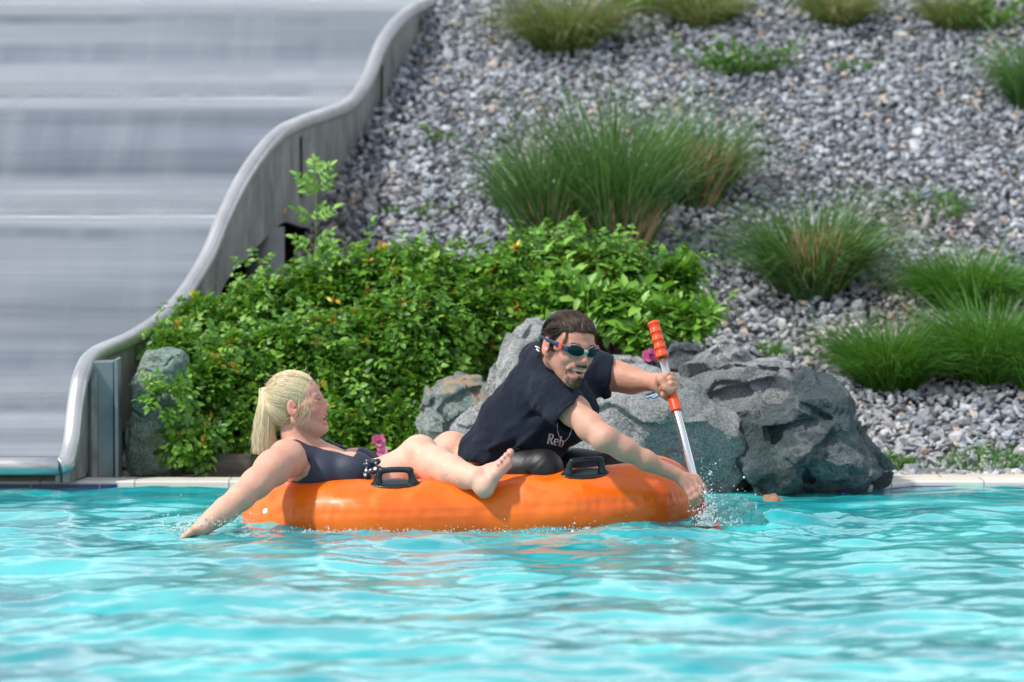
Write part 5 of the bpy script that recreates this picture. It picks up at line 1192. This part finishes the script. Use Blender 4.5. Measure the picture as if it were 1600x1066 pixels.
for g in (-1, 1):
    q = [HM.p(.086, g * .062, .006), HM.p(.060, g * .073, .009), HM.p(.030, g * .080, .012), HM.p(.0, g * .085, .014), HM.p(-.04, g * .083, .014), HM.p(-.085, g * .055, .012), HM.p(-.112, 0, .010)]
    for off in (-.0035, 0, .0035): fd.chain([w_ + HM.U * off * (1.8 if i_ < 2 else 1) for i_, w_ in enumerate(q)], [.0036, .0036, .003, .003, .0028, .0028, .0028], .004)
link('strap', mesh_np('strap', *fd.mesh()), nv_m, gf)
for g in (-1, 1):
    fd = Field(HM.c - .15, HM.c + .15, .0026)
    for off in (-.009, -.003, .003, .009): fd.cone(HM.p(.064, g * .0725, .009) + HM.U * off, HM.p(.058, g * .0745, .0095) + HM.U * off, .0042, .0042, .003)
    link('strap_clip', mesh_np('strap_clip', *fd.mesh()), red, gf)
# t-shirt
shirt_m = M('navy_cotton'); shirt_m.color(shirt_m.ramp(shirt_m.noise(9, 6, .65, shirt_m.coord()), [(0.3, (0.007, 0.010, 0.020)), (0.7, (0.015, 0.020, 0.036))])).set(Roughness=.95); shirt_m.bsdf.inputs['Specular IOR Level'].default_value = .2
shirt_m.bsdf.inputs['Sheen Weight'].default_value = .04; shirt_m.bump(shirt_m.noise(300, 2, .6, shirt_m.coord()), .25, .002)
fsh = Field((-.24, -.15, .03), (.42, .76, .60), .0034); m_torso(fsh, .010)
fsh.ell(P(757, 712, .40), (.085, .17, .07), None, .05)
fsh.cone(P(864, 612, .18), P(897, 653, .08), .074, .064, .02); fsh.cone(P(922, 584, .50), P(950, 588, .49), .070, .064, .02)
fsh.cone(P(846, 566, .33), P(857, 566, .22), .074, .060, .03)
# hems: cut planes
nh = nrm(P(893, 648, .09) - P(864, 612, .18)); ph = P(893, 648, .09) + nh * .020
def cut_near(fd, p, n_, rad):
    def fn(X, Y, Z):
        d = (X - p[0]) * n_[0] + (Y - p[1]) * n_[1] + (Z - p[2]) * n_[2]; r = np.sqrt((X - p[0]) ** 2 + (Y - p[1]) ** 2 + (Z - p[2]) ** 2) - rad
        return np.maximum(-d, r)
    fd.op(fn, p - rad, p + rad, .003, 'sub')
cut_near(fsh, ph, nh, .095); nf = nrm(np.array([1.0, -.1, -.10])); pf = P(954, 588, .49); cut_near(fsh, pf, nf, .10)
fsh.cone(ph - nh * .04, ph + nh * .02, .054, .062, .004, 'sub'); fsh.cone(pf - nf * .04, pf + nf * .02, .054, .058, .004, 'sub')
# lower hem rises to the right
fsh.plane(P(740, 721, .30), (-.10, 0, -1), .003)
def folds(x, y, z):
    u = x * .72 + z * .69; v = -x * .69 + z * .72
    return -.0085 * fbm(v * 9 + 2, y * 5, u * 2.6, 3, True) - .003 * fbm(x * 26, y * 22, z * 26, 3) + .004
fsh.noise(folds, .03)
# long drag folds from the armpit to the hem
for a, b, r in (((880,640,.17),(790,712,.19),.010), ((868,650,.17),(765,700,.22),.009), ((850,655,.17),(745,690,.27),.008), ((885,600,.14),(850,575,.17),.008), ((860,620,.13),(905,640,.05),.006)): fsh.cone(P(*a), P(*b), r, r * .5, .022)
shirt = link('t_shirt', mesh_np('t_shirt', *fsh.mesh()), shirt_m, man)
# leggings
leg_m = M('black_leggings'); leg_m.color((0.010, 0.010, 0.012)).set(Roughness=.5); leg_m.bump(leg_m.noise(400, 2, .6, leg_m.coord()), .1, .002)
fl = Field((-.22, -.05, -.10), (.60, .76, .28), .0038); m_legs(fl, .002)
fl.noise(lambda x, y, z: -.0022 * np.exp(-((x - P(828,745,.2)[0]) / .045) ** 2) * fbm((x - z) * 26, y * 8, (x + z) * 7, 2, True), .012)
link('leggings', mesh_np('leggings', *fl.mesh()), leg_m, man)
wristband(P(1036, 600, .37), wl - P(985, 594, .465), .030, .005, man)
fd = Field(P(1000, 640, .28), P(1050, 590, .40), .0024); fd.chain([P(1037, 607, .335), P(1030, 614, .33), P(1020, 619, .328), P(1012, 621, .33)], [.004, .0048, .0052, .005], .005); fd.chain([P(1037, 609, .335), P(1031, 617, .325), P(1022, 622, .322)], [.003, .004, .004], .005)
link('band_tail', mesh_np('band_tail', *fd.mesh()), band_m, man)
# print on the shirt: strokes laid on the cloth
print_m = M('pale_print'); print_m.color((0.62, 0.56, 0.58)).set(Roughness=.8); prints_w = M('white_print'); prints_w.color((0.75, 0.75, 0.76)).set(Roughness=.8)
bm_ = bmesh.new(); bm_.from_mesh(shirt.data); sb = BVHTree.FromBMesh(bm_); bm_.free()
camp = np.array([0, -CAM_D, CAM_H])
def stroke_print(name, strokes, mat, parent):
    parts = []
    for pts_, w in strokes:
        q = smoothpath([np.array((a, b, 0.0)) for a, b in pts_], 5)[:, :2]; rows = []
        t = np.gradient(q, axis=0); t /= np.linalg.norm(t, axis=1)[:, None] + 1e-9; nn = np.stack([-t[:, 1], t[:, 0]], 1)
        ok = True
        for i in range(len(q)):
            ww_ = w if np.isscalar(w) else np.interp(i / (len(q) - 1), np.linspace(0, 1, len(w)), w)
            for sg in (-1, 1):
                e = q[i] + nn[i] * sg * ww_ / 2; d = P(e[0], e[1], .3) - camp; d /= np.linalg.norm(d); h_ = sb.ray_cast(Vector(camp), Vector(d))
                if h_[0] is None: ok = False; break
                rows.append(np.array(h_[0]) - d * .0016)
            if not ok: break
        if not ok or len(rows) < 4: continue
        k_ = len(rows) // 2; parts.append((np.array(rows), np.array([(2 * i, 2 * i + 1, 2 * i + 3, 2 * i + 2) for i in range(k_ - 1)])))
    if parts: V, F = merge(parts); return link(name, mesh_np(name, V, F), mat, parent)
def letters(ox, oy, ux, uy, hgt):
    """R e b with slab serifs; (ox,oy) baseline start, u = unit along the line"""
    vx, vy = uy, -ux
    def T(pts_): return [(ox + hgt * (a * ux + b * vx), oy + hgt * (a * uy + b * vy)) for a, b in pts_]
    w = hgt * .17; th = hgt * .075
    S = [(T([(.12, 0), (.12, .5), (.12, 1)]), w), (T([(0, .03), (.28, .03)]), th), (T([(0, .97), (.3, .97)]), th), (T([(.15, .96), (.42, .93), (.46, .75), (.40, .56), (.15, .52)]), [th, w, w, w, th]), (T([(.28, .52), (.42, .25), (.56, .03)]), w), (T([(.50, .03), (.64, .03)]), th),
         (T([(.74, .33), (1.04, .34)]), th), (T([(1.04, .34), (1.03, .56), (.90, .63), (.76, .55), (.72, .32), (.78, .08), (.92, 0), (1.06, .1)]), [th, w * .8, th, w, w, w, th, th]),
         (T([(1.26, 0), (1.26, .5), (1.26, 1)]), w * .9), (T([(1.16, .97), (1.27, .97)]), th), (T([(1.28, .52), (1.42, .63), (1.55, .52), (1.57, .3), (1.52, .1), (1.40, 0), (1.28, .08)]), [th, th, w, w, w, th, th])]
    return S
stroke_print('shirt_lettering', letters(854, 693, .975, .22, 16), print_m, shirt)
seam_m = M('seam_thread'); seam_m.color((0.020, 0.027, 0.046)).set(Roughness=.9)
stroke_print('seam_stitching', [([(823, 620), (838, 606), (852, 597), (866, 590)], .9), ([(823, 620), (834, 634), (846, 646), (857, 655)], .8)], seam_m, shirt)
stroke_print('shirt_emblem', [([(871, 660), (871, 672), (875, 684), (881, 690), (888, 684), (893, 672), (894, 662)], 1.1), ([(884, 655), (885, 661), (881, 663), (879, 659)], 1.2)], print_m, shirt)
stroke_print('collar_mark', [([(836, 541), (841, 543), (844, 545)], 1.6), ([(838, 545), (843, 549), (848, 550)], 2.2), ([(842, 543), (848, 546), (852, 544)], 1.8), ([(845, 548), (849, 547), (852, 546)], 2.0)], prints_w, shirt)

# ================================================================== SPLASHES
wsp = M('splash_water'); wsp.color((0.45, 0.90, 0.90)).set(Roughness=0.02, IOR=1.333); wsp.bsdf.inputs['Transmission Weight'].default_value = 0.9
wsp.bump(wsp.noise(60, 5, .65, wsp.coord()), .9, .012)
s_c = P(1142, 803, .12); fd = Field(s_c - (.16, .12, .10), s_c + (.16, .12, .10), .0026)
fd.ell(P(1140, 806, .12), (.086, .055, .058), None, .01); fd.ell(P(1165, 815, .12), (.065, .05, .040), None, .02); fd.ell(P(1115, 815, .11), (.06, .06, .034), None, .02)
fd.ell(P(1150, 812, .07), (.074, .075, .044), None, .008, 'sub')
fd.noise(lambda x, y, z: -.013 * fbm(x * 20, y * 20, z * 20, 4, True) + .006, .04)
sp1 = link('splash', mesh_np('splash', *fd.mesh()), wsp); tag(sp1, 'clear turquoise curl of water thrown up by the paddle blade', 'splash', kind='stuff')
foam_m = M('foam_drop'); foam_m.color((0.86, 0.95, 0.95)).set(Roughness=.05, IOR=1.333); foam_m.bsdf.inputs['Transmission Weight'].default_value = .4
def droplets(specs, label, seed):
    rs = np.random.RandomState(seed); pos, sz = [], []
    for px_, py_, y_, sx, sy, n_, r_ in specs:
        for _ in range(n_):
            a = P(px_ + rs.randn() * sx, py_ - rs.exponential() * sy * .8, y_ + rs.randn() * .03); pos.append(a); sz.append(r_ * math.exp(rs.randn() * .5))
    pos, sz = np.array(pos), np.array(sz); keep = pos[:, 2] > 0.0; pos, sz = pos[keep], sz[keep]; n_ = len(pos)
    st_ = 1 + 1.6 * rs.rand(n_) ** 3; d = nrm(rs.randn(n_, 3) * .5 + np.array([.3, 0, 1]))
    V = IV[None] * sz[:, None, None]; V = V + (V * d[:, None]).sum(-1, keepdims=True) * d[:, None] * (st_ - 1)[:, None, None] + pos[:, None]; F = (IF[None] + (np.arange(n_) * len(IV))[:, None, None]).reshape(-1, 3)
    o = link('droplets', mesh_np('droplets', V.reshape(-1, 3), F), foam_m); return tag(o, label, 'droplets', kind='stuff')
droplets([(1104, 822, .05, 8, 24, 1300, .0011), (1122, 822, .06, 16, 10, 450, .0010), (1112, 800, .05, 20, 24, 60, .0016), (1160, 800, .12, 18, 14, 110, .0012)], 'spray of white droplets round the paddle blade at the right end of the raft', 1)
droplets([(318, 822, -.12, 22, 9, 420, .0010), (275, 830, -.10, 16, 10, 260, .0011), (360, 816, -.10, 18, 6, 160, .0010)], "fine spray round the woman's trailing hand", 2)
droplets([(560, 832, -.05, 90, 3, 320, .0011), (800, 834, -.06, 120, 4, 520, .0011), (950, 828, -.05, 60, 3, 200, .0011)], 'row of small droplets along the waterline of the orange raft', 3)
